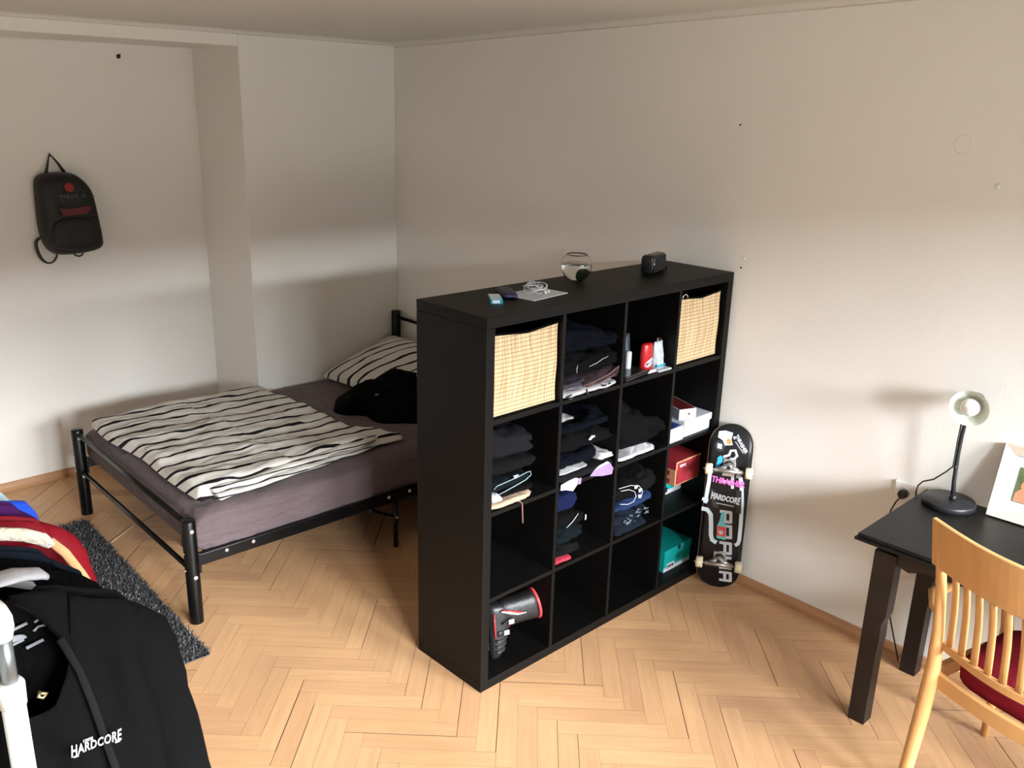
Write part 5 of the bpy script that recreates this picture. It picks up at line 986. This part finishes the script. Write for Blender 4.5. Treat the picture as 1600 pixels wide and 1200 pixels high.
# others, from near to far
gb, ob_ = hang('shirt', 'black short-sleeved shirt with creased shoulder behind the nearest jacket', -.672, K2, half=.170, ztop=1.400, drop=.075, zhem=.82, th=.022, seed=2, sleeve=.20, srad=.050, sleeve_out=.055, fold=1.4)
gc, oc = hang('tshirt', 'white T-shirt with black line drawing next to the rack post', -.640, WHITEC, half=.085, ztop=1.388, drop=.030, zhem=1.05, th=.012, seed=3, sleeve=0, xc=-1.672, fold=.4, flare=.0)
mb = MB(); mb.tube([(-1.72, -.70, 1.405), (-1.672, -.690, 1.414), (-1.632, -.680, 1.408), (-1.598, -.676, 1.396), (-1.588, -.676, 1.386)], [(.006, .018), (.007, .026), (.008, .025), (.008, .020), (.005, .010)], 14, flat=(0, 0, 1)); mb.build('rolled_shoulder', WHITEC, gc, oc)
mb = MB(); rnd = random.Random(4)
for q in range(14):
    x, y = rnd.uniform(-1.71, -1.665), rnd.uniform(-.71, -.675); pp = [Vector((x, y, 1.4215+(x+1.68)*.08))]
    for _ in range(3): pp.append(pp[-1]+Vector((rnd.uniform(-.008, .008), rnd.uniform(-.008, .008), 0)))
    mb.tube(pp, .0009, 5)
mb.build('line_print', INK, gc, oc)
gd, od = hang('fur_jacket', 'black fluffy jacket hanging in the middle of the rack', -.555, FUR, half=.185, ztop=1.398, drop=.075, zhem=.85, th=.040, seed=5, sleeve=.5, srad=.060, sleeve_out=.05)
ge, oe = hang('denim_jacket', 'dark blue denim jacket with cream fleece collar on the rack', -.470, NAVYJ, half=.185, ztop=1.398, drop=.080, zhem=.80, th=.026, seed=6, sleeve=.5, srad=.050, sleeve_out=.06, fold=1.3)
mb = MB(); mb.tube([(-1.64, -.470, 1.390), (-1.60, -.465, 1.386), (-1.565, -.462, 1.372), (-1.535, -.460, 1.352), (-1.520, -.458, 1.335)], [(.009, .014), (.011, .016), (.011, .016), (.010, .015), (.007, .010)], 14); 
for q in mb.v: q += Vector((.003*nz(q.x*120, q.y*120, q.z*120), .003*nz(q.x*120+9, q.y*120, q.z*120), .004*nz(q.x*110, q.y*110+5, q.z*110)))
mb.build('fleece_collar', SHERPA, ge, oe)
mb = MB(); mb.tube([(-1.520, -.455, 1.342), (-1.495, -.450, 1.305), (-1.470, -.450, 1.25), (-1.452, -.450, 1.20), (-1.437, -.450, 1.12), (-1.427, -.45, 1.02)], [(.004, .008), (.005, .009), (.005, .008), (.005, .008), (.005, .008), (.004, .006)], 12, flat=(0, 1, 0)); mb.build('tan_lining', TAN, ge, oe)
gf, of = hang('raincoat', 'red shiny jacket hanging behind the blue denim one', -.385, REDC, half=.212, ztop=1.415, drop=.070, zhem=.75, th=.030, seed=7, sleeve=.46, srad=.052, sleeve_out=.065, fold=1.2)
hang('sweatshirt', 'dark purple sweatshirt on the rack between red and blue ones', -.310, PURPLE, half=.185, ztop=1.430, drop=.070, zhem=.85, th=.022, seed=8, sleeve=.5, srad=.045, sleeve_out=.05)
hang('shirt', 'royal blue shirt on the rack beside the purple sweatshirt', -.245, BLUE, half=.170, ztop=1.425, drop=.075, zhem=.9, th=.022, seed=9, sleeve=.25, srad=.050, sleeve_out=.045)
hang('shirt', 'pale blue shirt hanging farthest along the rack', -.150, LBLUE, half=.205, ztop=1.420, drop=.10, zhem=.85, th=.018, seed=10, sleeve=.45, srad=.045, sleeve_out=.05, fold=.6)
